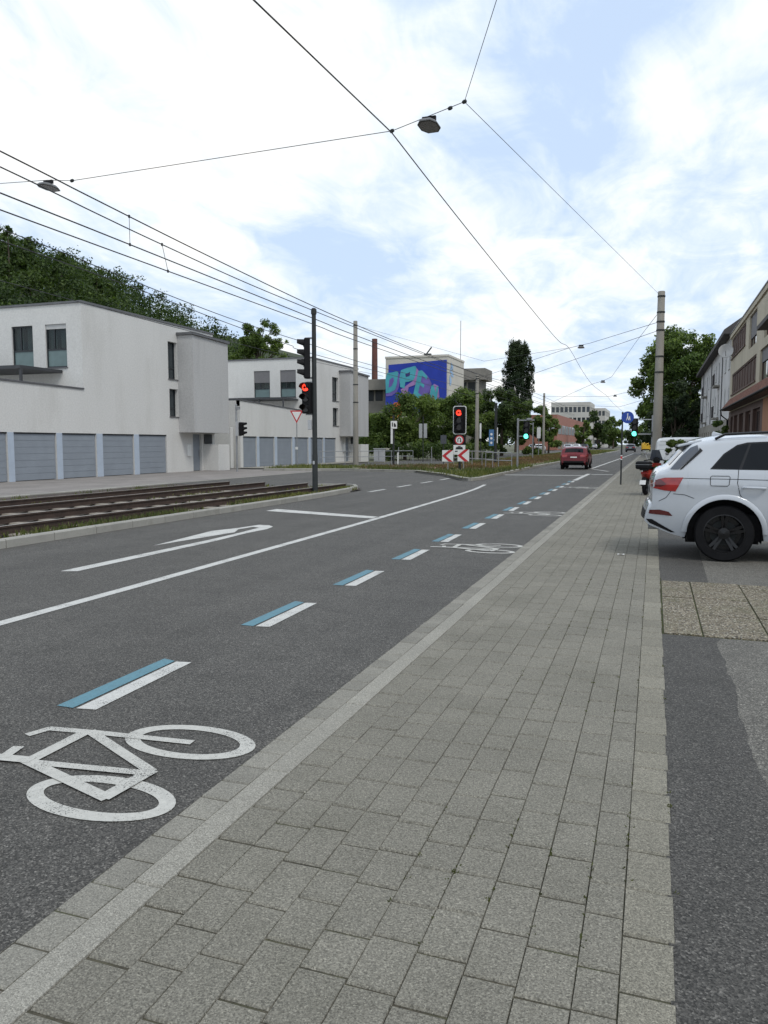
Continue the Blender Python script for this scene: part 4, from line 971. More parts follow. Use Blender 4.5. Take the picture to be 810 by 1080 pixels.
b = MB(); b.box(x - .03, x + .03, y - .105, y - .08, .92, 1.02); b.build('inspection_cover', M['cabinet'], t, bevel=.005)

# pale mast in front of the second house
x, y = -22.25, 38.4
t = thing('traffic_light', 'slim pale signal mast in front of the second garage house, its dark lamps turned right', 'traffic light', (x, y, 0))
post(t, x, y, 3.7, .055, 'steel'); signal_head(t, (x + .32, y, 2.38), 2, 3, pitch=.25, w=.28)
b = MB(); b.box(x + .06, x + .2, y - .22, y + .22, 1.98, 2.78); b.build('backboard', M['cabinet'], t, bevel=.01)
b = MB(); b.box(x, x + .25, y - .03, y + .03, 2.3, 2.36); b.box(x, x + .22, y - .06, y + .06, 3.46, 3.62); b.build('bracket', M['steel'], t)

# red signal with board, tram signs
x, y = -10.34, 42.5
t = thing('traffic_light', 'red traffic signal on a white-rimmed black board above a no U-turn sign on the median', 'traffic light', (x, y, 0))
post(t, x, y, 3.75, .075, 'pole_dark')
signal_head(t, (x, y - .2, 2.87), 270, 3, lit=0, pitch=.40, w=.42, board=(.76, 1.58), arrow='left')
f, s = frame_of(270); b = MB(); flat(b, (x, y, 1.75), f, s, [(-.36, -.27), (.36, -.27), (.36, .27), (-.36, .27)], .12, .02); pl = b.build('sign_plate', M['black'], t)
b = MB(); disc(b, (x, y, 1.76), f, s, .26, .145, 28); rg = b.build('sign_ring', M['sign_red'], pl); b = MB(); disc(b, (x, y, 1.76), f, s, .195, .157, 28); b.build('sign_face', M['sign_white'], pl)
b = MB()
flat(b, (x, y, 1.76), f, s, [(-.10, -.12), (-.055, -.12), (-.055, .03), (-.10, .03)], .17); flat(b, (x, y, 1.76), f, s, [(.055, -.06), (.10, -.06), (.10, .03), (.055, .03)], .17)
arc = lambda r_: [(r_ * math.cos(a), .031 + r_ * math.sin(a)) for a in np.linspace(0, math.pi, 12)]
flat(b, (x, y, 1.76), f, s, arc(.10) + arc(.055)[::-1], .17); flat(b, (x, y, 1.76), f, s, [(.02, -.061), (.135, -.061), (.078, -.135)], .17)
b.build('turn_symbol', M['sign_black'], pl)
b = MB(); flat(b, (x, y, 1.21), f, s, [(-.34, -.27), (.34, -.27), (.34, .27), (-.34, .27)], .12, .02); pl = b.build('tram_plate', M['sign_white'], t)
b = MB(); flat(b, (x, y, 1.21), f, s, [(-.22, .02), (.22, .02), (.17, .16), (-.17, .16)], .143); flat(b, (x, y, 1.21), f, s, [(-.25, -.11), (.25, -.11), (.25, -.05), (-.25, -.05)], .143)
flat(b, (x, y, 1.21), f, s, [(-.05, .165), (.05, .165), (.1, .21), (-.1, .21)], .143); b.build('tram_symbol', M['sign_black'], pl)
b = MB(); disc(b, (x, y, 3.68), f, s, .001, .0); b = MB(); b.tube([(x - .05, y, 3.7), (x - .3, y, 3.95), (x - .28, y, 4.1)], .02, 6); b.build('cable_hook', M['pole_dark'], t)

def chevron(label, x, y, zc, w=.62):
    t = thing('chevron_sign', label, 'sign', (x, y, 0), 0, 'red and white chevron boards on the median')
    f, s = frame_of(268); h = w / 2
    post(t, x, y, zc + h * .6, .03, 'steel')
    b = MB(); flat(b, (x, y, zc), f, s, [(-h, -h), (h, -h), (h, h), (-h, h)], .05, .02); p = b.build('board', M['sign_white'], t)
    b = MB(); flat(b, (x, y, zc), f, s, [(h * .2, h), (h * .92, h), (-h * .32, 0.), (-h, 0.)], .073); flat(b, (x, y, zc), f, s, [(-h, -.0005), (-h * .32, -.0005), (h * .92, -h), (h * .2, -h)], .073)
    b.build('chevron', M['sign_red'], p); return t
chevron('red chevron board pointing left, the left-hand one on the median before the bushes', -10.95, 42.2, .87, .64)
chevron('red chevron board pointing left, standing just right of the red signal post', -10.0, 42.0, .90, .66)

x, y = -21.68, 45.
t = thing('yield_sign', 'red-rimmed white give way triangle on a thin post before the second garages', 'sign', (x, y, 0)); f, s = frame_of(285)
post(t, x, y, 3.6, .032, 'steel'); a = .43
b = MB(); flat(b, (x, y, 3.32), f, s, [(-a, .35), (0, -.46), (a, .35)], .04, .012); p = b.build('sign_plate', M['sign_red'], t, bevel=.01)
b = MB(); flat(b, (x, y, 3.32), f, s, [(-a * .70, .27), (0, -.30), (a * .70, .27)], .054, .004); b.build('sign_face', M['sign_white'], p)
b = MB(); b.box(x - .09, x + .09, y - .06, y - .045, 1.18, 1.34); b.build('small_plate', M['sign_white'], t)

x, y = -16.78, 49.9
t = thing('stop_sign_post', 'dark post with a small square white sign and white strip beside the grey cabinet', 'sign', (x, y, 0)); f, s = frame_of(275)
post(t, x, y, 3.4, .07, 'pole_dark'); b = MB(); flat(b, (x + .05, y, 2.83), f, s, [(-.22, -.26), (.22, -.26), (.22, .26), (-.22, .26)], .09, .015); p = b.build('sign_plate', M['sign_white'], t)
b = MB(); flat(b, (x + .05, y, 2.83), f, s, [(-.13, -.12), (-.06, -.12), (-.06, .16), (-.13, .16)], .108); flat(b, (x + .05, y, 2.83), f, s, [(.0, -.14), (.15, -.14), (.15, -.02), (.05, .14), (.0, .05)], .108); b.build('sign_symbol', M['sign_black'], p)
b = MB(); b.box(x - .16, x - .02, y - .12, y - .09, 1.55, 2.55); b.build('white_strip', M['sign_white'], t)
b = MB(); b.box(x + .28, x + .36, y - .04, y + .04, -.0, .95); tag(b.build('marker_post', M['sign_white'], bevel=.01), 'short white marker post right of the grey cabinet', 'post')

x, y = -18.8, 63.9
t = thing('signal_board_post', 'thin post carrying two tall pale boards side by side in front of the bushes', 'sign', (x, y, 0))
post(t, x, y, 3.8, .04, 'pole_dark')
for dx in (-.2, .22):
    b = MB(); b.box(x + dx - .15, x + dx + .15, y - .1, y - .06, 2.04, 3.26); b.build('board', M['sign_back'], t, bevel=.03)
x, y = -13.28, 50.
t = thing('small_sign', 'small dark blue plate on a thin post left of the chevron boards', 'sign', (x, y, 0)); post(t, x, y, 2.1, .025, 'pole_dark')
b = MB(); b.box(x - .2, x + .2, y - .06, y - .04, 1.55, 2.12); b.build('sign_plate', M['car_dark'], t)
for i_, (xx, yy) in enumerate(((-19.9, 60.5), (-17.5, 62.0))):
    b = MB(); b.lathe([(.035, -.05), (.035, 1.25), (.001, 1.27)], (xx, yy, 0), (0, 0, 1), 10)
    tag(b.build('guard_post', M['steel']), ['slim grey guard post just right of the railing end', 'slim grey guard post farther right, below the pale signal boards'][i_], 'post')

x, y = -11.15, 57.
t = thing('info_pillar', 'dark post with a blue and white notice panel among the median railings', 'sign', (x, y, 0)); post(t, x, y, 4.5, .1, 'pole_dark')
b = MB(); b.box(x - .48, x - .12, y - .1, y - .05, 1.4, 2.6); p = b.build('panel', M['panel_blue'], t)
b = MB()
for z in (1.62, 1.95, 2.25): disc(b, (x - .3, y - .1, z), Vector((0, -1, 0)), Vector((1, 0, 0)), .09, .004, 14)
b.build('panel_mark', M['sign_white'], p)
b = MB(); b.box(x + .11, x + .17, y - .1, y - .05, 1.6, 2.75); b.build('white_strip', M['sign_white'], t)
x, y = -13.8, 64.
b = MB(); b.box(x - .08, x + .06, y - .05, y + .02, 2.0, 3.25); bo = b
t = thing('strip_sign', 'narrow white strip board on a thin pole next to the mast by the red signal', 'sign', (x, y, 0)); post(t, x + .0, y + .08, 3.3, .035, 'pole_dark'); bo.build('board', M['sign_white'], t)

# green signal on the median, its arm, second thin pole
x, y = -7.5, 45.
t = thing('traffic_light', 'pale mast with a short arm and a signal showing green on the median', 'traffic light', (x, y, 0)); post(t, x, y, 2.95, .06, 'steel')
b = MB(); b.tube([(x, y, 2.9), (x + .95, y, 2.9)], .03, 8); b.tube([(x, y, 1.98), (x + .35, y, 1.98)], .025, 8); b.build('arm', M['steel'], t)
b = MB(); b.box(x + .5, x + .8, y - .06, y + .06, 2.93, 3.03); b.build('arm_clamp', M['steel'], t)
signal_head(t, (x + .50, y - .05, 2.32), 270, 3, lit=2, litmat='signal_green', pitch=.34, w=.34)
x, y = -11.05, 75.
t = thing('lamp_post', 'thin grey pole behind the green signal on the median', 'pole', (x, y, 0)); post(t, x, y, 3.5, .055, 'steel')
b = MB(); b.tube([(x, y, 3.4), (x - .6, y, 3.55)], .03, 6); b.build('arm', M['steel'], t)
x, y = -15.1, 108.
t = thing('notice_board', 'white sign board high on a pole beside the farthest concrete mast', 'sign', (x, y, 0)); post(t, x, y, 3.9, .05, 'steel'); b = MB(); b.box(x - .25, x + .25, y - .1, y - .06, 2.3, 3.8); b.build('board', M['sign_white'], t)
# right green signal
x, y = -.09, 44.
t = thing('traffic_light', 'pale two-armed signal mast with green light beside the big right mast', 'traffic light', (x, y, 0)); post(t, x, y, 3.0, .075, 'steel')
b = MB(); b.tube([(x, y, 2.84), (x - 1.0, y, 2.84)], .03, 8); b.tube([(x, y, 2.06), (x - 1.0, y, 2.06)], .03, 8); b.build('arm', M['steel'], t)
signal_head(t, (x - .93, y - .02, 2.42), 262, 3, lit=2, litmat='signal_green', pitch=.33, w=.32)
b = MB(); b.box(x - .08, x + .06, y - .16, y - .07, 1.9, 2.2); b.build('control_box', M['pole_dark'], t)

# blue round sign on the pavement
x, y = -1.16, 30.6
t = thing('blue_sign', 'round blue cycle and pedestrian sign on a dark post with a red and white band', 'sign', (x, y, 0)); post(t, x, y, 2.68, .03, 'pole_dark'); f, s = frame_of(268)
b = MB(); disc(b, (x + .19, y, 2.54), f, s, .225, .05, 32, .012); p = b.build('sign_plate', M['sign_blue'], t)
b = MB(); e = .066; C_ = (x + .19, y, 2.54)
flat(b, C_, f, s, [(-.012, .09), (.012, .09), (.022, -.0), (.05, -.11), (.03, -.11), (.0, -.03), (-.03, -.11), (-.05, -.11), (-.022, .0)], e); disc(b, (C_[0], C_[1], C_[2] + .122), f, s, .025, e, 12, .004)
flat(b, C_, f, s, [(.06, .04), (.085, .04), (.09, -.02), (.11, -.11), (.09, -.11), (.072, -.05), (.055, -.11), (.035, -.11)], e + .001); disc(b, (C_[0] + .0 + f.x * 0, C_[1], C_[2]), f, s, .001, e)
b.build('sign_symbol', M['sign_white'], p)
b = MB(); b.lathe([(.033, .98), (.033, 1.08)], (x, y, 0), (0, 0, 1), 14); b.build('red_band', M['sign_red'], t)
b = MB(); b.lathe([(.0335, 1.081), (.0335, 1.12)], (x, y, 0), (0, 0, 1), 14); b.lathe([(.0335, .94), (.0335, .979)], (x, y, 0), (0, 0, 1), 14); b.build('white_band', M['sign_white'], t)

# railings and cabinet
def railing(label, pts, h=1.0, step=2.0, rails=(.98, .55), group='grey tubular railings by the crossing', z0=0.):
    P = [Vector((*p, z0)) for p in pts]; c = P[0]
    t = thing('railing', label, 'railing', tuple(c), 0, group)
    for a, b_ in zip(P[:-1], P[1:]):
        n = max(1, round((b_ - a).length / step))
        for k in range(n + 1):
            q = a.lerp(b_, k / n); m_ = MB(); m_.tube([q + Vector((0, 0, -.05)), q + Vector((0, 0, h))], .028, 8); m_.build('post', M['steel'], t)
        for z in rails: m_ = MB(); m_.tube([a + Vector((0, 0, z)), b_ + Vector((0, 0, z))], .024, 8); m_.build('rail', M['steel'], t)
    return t
railing('long grey tubular railing in front of the second garages and bay', [(-23.3, 52.2), (-18.6, 60.3)], step=2.3)
railing('short grey railing crossing the median behind the red signal', [(-13.2, 52.5), (-9.4, 47.2)], step=1.8, rails=(.98, .5), z0=.08)
railing('low grey railing beside the green signal and pale slab', [(-9.5, 45.6), (-7.7, 44.2)], step=1.0, rails=(.95, .5), z0=.08)
t = thing('utility_cabinet', 'grey utility cabinet standing at the railing near the small square sign', 'cabinet', (-21.0, 58.8, 0))
b = MB(); b.box(-21.5, -20.65, 58.9, 59.3, .1, 1.12); b.build('body', M['cabinet'], t, bevel=.015); b = MB(); b.box(-21.54, -20.61, 58.85, 59.35, 1.123, 1.18); b.build('lid', M['cabinet'], t, bevel=.01)
b = MB(); b.box(-21.5, -20.65, 58.92, 59.28, -.05, .097); b.build('plinth', M['concrete'], t); b = MB(); b.box(-21.08, -21.06, 58.885, 58.898, .2, 1.05); b.build('door_gap', M['black'], t)

# ---------------------------------------------------------------- wires
def smooth_path(pts, n=10):
    P = [Vector(p) for p in pts]; out = []
    for i in range(len(P) - 1):
        p0, p1, p2, p3 = P[max(i - 1, 0)], P[i], P[i + 1], P[min(i + 2, len(P) - 1)]
        for k in range(n):
            t = k / n; out.append(.5 * ((2 * p1) + (-p0 + p2) * t + (2 * p0 - 5 * p1 + 4 * p2 - p3) * t * t + (-p0 + 3 * p1 - 3 * p2 + p3) * t ** 3))
    return out + [P[-1]]
def wire_mesh(pts, r=.010, smooth=True):
    b = MB(); b.tube(smooth_path(pts, 8) if smooth and len(pts) > 2 else pts, r, 6); return b
def wire(label, pts, r=.010, name='span_wire', smooth=False, group='span wires over the street'):
    return tag(wire_mesh(pts, r, smooth).build(name, M['wire']), label, 'wire', group)
def catenary(label, mess, cont, drops, r=.012):
    t = thing('overhead_line', label, 'overhead line', tuple(cont[0]), 0, 'tram overhead lines')
    wire_mesh(mess, r).build('messenger_wire', M['wire'], t); wire_mesh(cont, r).build('contact_wire', M['wire'], t)
    for a, b_ in drops:
        m_ = MB(); m_.tube([a, b_], .006, 5); m_.lathe([(.001, -.03), (.022, -.03), (.022, .03), (.001, .03)], a, (0, 0, 1), 8); m_.lathe([(.001, -.03), (.022, -.03), (.022, .03), (.001, .03)], b_, (0, 0, 1), 8)
        m_.build('dropper', M['wire'], t)
    return t
def sc_(p, k): return (p[0] * k, p[1] * k, EYE + (p[2] - EYE) * k)
K1, K2 = 1.02, .985
mA = [(-10.5, -12, 7.4), (-10.5, 3, 6.75), (-10.5, 10.5, 6.44), (-10.5, 12.82, 6.33), (-10.5, 16.83, 6.16), (-10.5, 22.92, 5.97), (-10.5, 28, 5.90), (-10.5, 35.91, 5.86), (-10.5, 48.82, 5.9), (-10.5, 66, 6.2), (-10.5, 110, 6.1)]
cA = [(-10.5, -12, 6.1), (-10.5, 3, 5.84), (-10.5, 10.46, 5.75), (-10.5, 13.87, 5.71), (-10.5, 23.06, 5.58), (-10.5, 28, 5.52), (-10.5, 46, 5.5), (-10.5, 110, 5.5)]
mB = [(-10.5, -12, 7.0), (-10.5, 3, 6.45), (-10.5, 10.49, 6.18), (-10.5, 12.81, 6.07), (-10.5, 15, 5.98), (-10.5, 19.3, 5.86), (-10.5, 26.54, 5.81), (-10.5, 36, 5.79), (-10.5, 52, 5.85), (-10.5, 110, 5.9)]
cB = [(-10.5, -12, 5.7), (-10.5, 3, 5.52), (-10.5, 10.45, 5.47), (-10.5, 15.09, 5.44), (-10.5, 23.06, 5.39), (-10.5, 27, 5.34), (-10.5, 46, 5.34), (-10.5, 110, 5.34)]
catenary('outer pair of tram wires over the near track with one dropper', [sc_(p, K1) for p in mA], [sc_(p, K1) for p in cA], [(sc_((-10.5, 13.87, 6.285), K1), sc_((-10.5, 13.87, 5.71), K1))], .0135)
catenary('inner pair of tram wires over the near track with a slanting dropper', [sc_(p, K2) for p in mB], [sc_(p, K2) for p in cB], [(sc_((-10.5, 15., 5.98), K2), sc_((-10.5, 15.2, 5.44), K2))], .012)
catenary('lower pair of tram wires over the far track', [(-14, -10, 7.4), (-14, 4, 6.75), (-14, 15.65, 6.29), (-14, 17, 6.21), (-14, 23.7, 5.88), (-14, 30.8, 5.78), (-14, 37.9, 5.62), (-14, 60, 5.9), (-14, 110, 6.0)],
         [(-14, -10, 6.5), (-14, 4, 6.35), (-14, 17, 6.0), (-14, 23, 5.72), (-14, 28.2, 5.53), (-14, 37.9, 5.38), (-14, 110, 5.4)], [], .012)
wire('feeder cable stretched above the garage forecourt, left of the tracks', [(-18.6, -8, 6.9), (-18.6, 30, 6.25), (-18.6, 53, 6.4)], .011, smooth=True)
NODE = Vector((-3.62, 15., 8.07)); JN = Vector((-5.05, 14.9, 7.68)); LJ = Vector((-12.95, 15.05, 7.64))
wire('taut near stretch of the thick lengthwise cable, rising out of the top of the picture', [(-5, -6, 6.15), (-5.04, 14.85, 7.63)], .0125, 'cable', False, 'lengthwise cables')
wire('thick lengthwise cable sagging from the near lamp wire far down the road', [(-5.04, 14.85, 7.63), (-5, 19, 7.45), (-5, 25, 7.31), (-5, 36, 7.1), (-5, 43, 7.05), (-5, 48, 7.27), (-5, 57, 6.75), (-5, 66, 6.46), (-5, 77, 6.56), (-5, 88, 6.72), (-5, 100, 6.6), (-5, 140, 6.8)], .0125, 'cable', True, 'lengthwise cables')
near_span = wire('near span wire from the bridle node above the road to the tracks', [NODE, JN, LJ], .007)
wire('left end of the near span wire running out past the tracks', [LJ, (-13.7, 15.1, 7.75), (-19.6, 15.6, 8.25)], .007)
wire('bridle wire rising from the node to the mast out on the right', [NODE, (4.8, -4.5, 10.4)], .006)
wire('bridle wire from the node back to the tall mast at the pavement', [NODE, (.0, 40., 8.72)], .006)
wire('span wire carrying the lamp above the far office, from the tall right mast', [(.05, 39.85, 7.38), (-3.8, 48, 7.52), (-4.3, 48, 7.43), (-5, 48, 7.29), (-14.45, 65.4, 7.1)], .012)
wire('straight lower span wire from the tall right mast to the mast by the red signal', [(.05, 39.85, 6.98), (-14.45, 65.4, 5.85)], .012)
wire('third span wire carrying the lamp far down the road', [(.03, 39.85, 7.84), (-1.45, 60., 9.0), (-3.44, 66, 6.98), (-4.11, 66, 6.68), (-4.9, 66, 6.46), (-14.87, 110.9, 6.9)], .013)
wire('fourth span wire far down the road toward the big right tree', [(3.2, 92, 8.6), (-3.64, 90, 7.1), (-4.3, 90, 6.93), (-5, 90, 6.80), (-14.87, 110.9, 8.2)], .016)
wire('fifth faint span wire near the end of the street', [(4, 118, 9.5), (-5, 120, 7.0), (-14, 124, 7.6)], .02)
wire('thin cross wire from the mast beside the second bay over the junction', [(-20.95, 53.4, 10.2), (-10.6, 50, 6.9), (-5.0, 48, 7.3)], .009)
for p in (NODE, JN, LJ, Vector((-3.9, 15, 7.99))):
    b = MB(); b.lathe([(.001, -.05), (.03, -.04), (.04, 0), (.03, .04), (.001, .05)], p, (1, 0, .3), 8); b.build('clamp', M['pole_dark'], near_span)
def hang_lamp(label, p, k=1.):
    x, y, z = p; t = thing('hanging_lamp', label, 'street lamp', p, 0, 'lamps hung on wires over the street')
    b = MB(); h = .16 * k
    prof = lambda s_, zz_: [(x - .23 * s_ * k, y - .16 * s_ * k, zz_), (x - .12 * s_ * k, y - .36 * s_ * k, zz_), (x + .12 * s_ * k, y - .36 * s_ * k, zz_), (x + .23 * s_ * k, y - .16 * s_ * k, zz_), (x + .23 * s_ * k, y + .16 * s_ * k, zz_), (x + .12 * s_ * k, y + .36 * s_ * k, zz_), (x - .12 * s_ * k, y + .36 * s_ * k, zz_), (x - .23 * s_ * k, y + .16 * s_ * k, zz_)]
    rings = prof(1, z - .22 * k) + prof(1, z - .20 * k) + prof(.75, z - .13 * k) + prof(.3, z - .09 * k)
    b.add(rings, [(i * 8 + q, i * 8 + (q + 1) % 8, (i + 1) * 8 + (q + 1) % 8, (i + 1) * 8 + q) for i in range(3) for q in range(8)] + [tuple(range(24, 32)), tuple(range(8))[::-1]]); b.build('lamp_housing', M['lamp_body'], t)
    b = MB(); b.poly(prof(.86, z - .225 * k)[::-1]); b.poly(prof(.86, z - .222 * k)); b.build('lamp_lens', M['lamp_glass'], t)
    b = MB(); b.box(x - .16 * k, x + .16 * k, y - .03, y + .03, z - .10 * k, z + .0); b.build('hanger', M['black'], t)
    return t
hang_lamp('dark street lamp hanging from the wire high over the road, nearest and largest', (-4.32, 15.0, 7.89), .86)
hang_lamp('dark street lamp hanging over the tram wires at the left edge', (-13.68, 15.1, 7.74), .78)
hang_lamp('street lamp hanging over the road above the far office building', (-4.3, 48., 7.45), .85)
hang_lamp('third street lamp, seen small on the wire above the blue sign', (-4.11, 66., 6.72), .85)
hang_lamp('fourth tiny street lamp on a wire far down the road', (-4.26, 90., 6.98), .9)
# ---------------------------------------------------------------- cars
def densify(pts, step):
    out = []
    for (x0, z0), (x1, z1) in zip(pts[:-1], pts[1:]):
        n = max(1, int(math.hypot(x1 - x0, z1 - z0) / step))
        for k in range(n): out.append((x0 + (x1 - x0) * k / n, z0 + (z1 - z0) * k / n))
    return np.array(out + [pts[-1]])
def round_poly(pts, it=2):
    P = [tuple(p) for p in pts]
    for _ in range(it):
        Q = [P[0]]
        for a, b in zip(P[:-1], P[1:]):
            Q += [(a[0] * .75 + b[0] * .25, a[1] * .75 + b[1] * .25), (a[0] * .25 + b[0] * .75, a[1] * .25 + b[1] * .75)]
        P = Q + [P[-1]]
    return P
class Shell:
    def __init__(s, L, W, prof, bottom, belt, arches, RA, step=.04, tumble=.36, bulge=.05):
        s.L, s.W, s.belt, s.arches, s.RA, s.bulge, s.tumble = L, W, belt, arches, RA, bulge, tumble
        p = round_poly(prof); p = [(x + i * 1e-5, z) for i, (x, z) in enumerate(p)]
        s.prof = densify(p, step); s.bot = np.array(bottom)
        d = np.gradient(s.prof, axis=0); d /= np.linalg.norm(d, axis=1)[:, None] + 1e-9
        s.nrm = np.stack([-d[:, 1], d[:, 0]], 1)
    def zt(s, x): return float(np.interp(x, s.prof[:, 0], s.prof[:, 1]))
    def zb(s, x):
        z = float(np.interp(x, s.bot[:, 0], s.bot[:, 1]))
        for ax in s.arches:
            if abs(x - ax) < s.RA: z = max(z, .365 + math.sqrt(s.RA ** 2 - (x - ax) ** 2))
        return z
    def hw(s, x, z):
        w = s.W
        if x < .8: w *= 1 - .13 * ((.8 - x) / .8) ** 2.4
        if x > s.L - 1.: w *= 1 - .20 * ((x - s.L + 1.) / 1.) ** 2.4
        if z < .75: w *= 1 - .10 * ((.75 - z) / .45) ** 2
        if z > s.belt: w -= s.tumble * (z - s.belt)
        w += .012 * math.exp(-((z - (s.belt - .13)) / .05) ** 2)
        r = .075; dz = s.zt(x) - z
        if dz < r: w -= r - math.sqrt(max(0, r * r - (r - max(dz, 0)) ** 2))
        return w
    def side(s, mb):
        xs = set(s.prof[:, 0].round(4)) | set(np.arange(0, s.L, .05).round(4))
        for ax in s.arches:
            e = math.sqrt(s.RA ** 2 - .06 ** 2)
            for k in range(25): xs.add(round(ax + e * math.cos(math.pi * k / 24), 4))
        xs = sorted(x for x in xs if 0 <= x <= s.L)
        tt = np.concatenate([np.linspace(0, .8, 12), np.linspace(.86, 1, 7)])
        for sg in (1, -1):
            rows = []
            for x in xs:
                b, t = s.zb(x), s.zt(x); t = max(t, b + .01)
                rows.append([(x, sg * s.hw(x, b + (t - b) * q), b + (t - b) * q) for q in tt])
            mb.grid(rows if sg < 0 else [r[::-1] for r in rows])
        # underside closing
        rows = [[(x, s.hw(x, s.zb(x)) * q, s.zb(x)) for q in (-1, -.9)] for x in xs]; mb.grid([r[::-1] for r in rows])
        rows = [[(x, s.hw(x, s.zb(x)) * q, s.zb(x)) for q in (.9, 1)] for x in xs]; mb.grid([r[::-1] for r in rows])
    def P(s, i, t, off=0.):
        x, z = s.prof[i]; k = s.bulge * (1 - t * t) + off; w = s.hw(x, z)
        return (x + s.nrm[i][0] * k, w * t, z + s.nrm[i][1] * k)
    def strip(s, mb, i0=0, i1=None, t0=-1., t1=1., off=0., n=14):
        i1 = len(s.prof) - 1 if i1 is None else i1
        rows = [[s.P(i, t, off) for t in np.linspace(t0, t1, n)] for i in range(i0, i1 + 1)]
        mb.grid(rows)
    def idx(s, x, z): return int(np.argmin((s.prof[:, 0] - x) ** 2 + (s.prof[:, 1] - z) ** 2))
    def patch(s, mb, poly, off=.004, res=.04, sides=(1, -1)):
        pts = [Vector(p) for p in poly]; dense = []
        for a, b in zip(pts, pts[1:] + pts[:1]):
            n = max(1, int((b - a).length / res)); dense += [a.lerp(b, k / n) for k in range(n)]
        x0, x1 = min(p.x for p in pts), max(p.x for p in pts); z0, z1 = min(p.y for p in pts), max(p.y for p in pts)
        inner = [Vector((x, z)) for x in np.arange(x0 + res, x1, res) for z in np.arange(z0 + res, z1, res)]
        n = len(dense)
        v, e, f, *_ = delaunay_2d_cdt(dense + inner, [], [list(range(n))], 1, 1e-5)
        for sg in sides:
            mb.add([(p.x, sg * (s.hw(p.x, p.y) + off), p.y) for p in v], [tuple(q) if sg < 0 else tuple(q)[::-1] for q in f])
def wheel(par, x, y, sg, r=.37, w=.23, spokes=5, rim='black_gloss'):
    g = thing_part('wheel', par)
    t = MB(); t.lathe([(r * .70, -w / 2), (r * .94, -w / 2), (r, -w * .36), (r, w * .36), (r * .94, w / 2), (r * .70, w / 2), (r * .66, w * .3), (r * .66, -w * .3), (r * .70, -w / 2)], (x, y, r), (0, 1, 0), 40)
    wh = t.build('wheel', M['rubber'], par, local=True, smooth=True, sharp=40)
    q = MB(); o = sg * w * .36
    q.lathe([(r * .74, o + sg * .02), (r * .66, o + sg * .025), (r * .63, o - sg * .05), (r * .60, o - sg * .13), (.02, o - sg * .13)], (x, y, r), (0, 1, 0), 40)
    for k in range(spokes):
        a = 2 * math.pi * k / spokes + .3
        for da in (-.13, .13):
            c0 = Vector((x, y + o - sg * .01, r)); u = Vector((math.cos(a + da * .4), 0, math.sin(a + da * .4))); u2 = Vector((math.cos(a + da), 0, math.sin(a + da)))
            p0 = c0 + u * .05; p1 = c0 + u2 * r * .68 + Vector((0, sg * .022, 0)); n_ = Vector((-math.sin(a), 0, math.cos(a))) * .022
            q.prism([p0 - n_ * 1.2, p1 - n_ * .8, p1 + n_ * .8, p0 + n_ * 1.2], (0, -sg * .03, 0))
    q.lathe([(.085, o - sg * .05), (.075, o + sg * .005), (.001, o + sg * .012)], (x, y, r), (0, 1, 0), 20)
    q.build('rim', M[rim], wh, local=True, smooth=True, sharp=30)
    q = MB(); q.lathe([(r * .45, o - sg * .10), (.05, o - sg * .10)], (x, y, r), (0, 1, 0), 24); q.build('brake_disc', M['pole_dark'], wh, local=True)
def thing_part(*a): return None

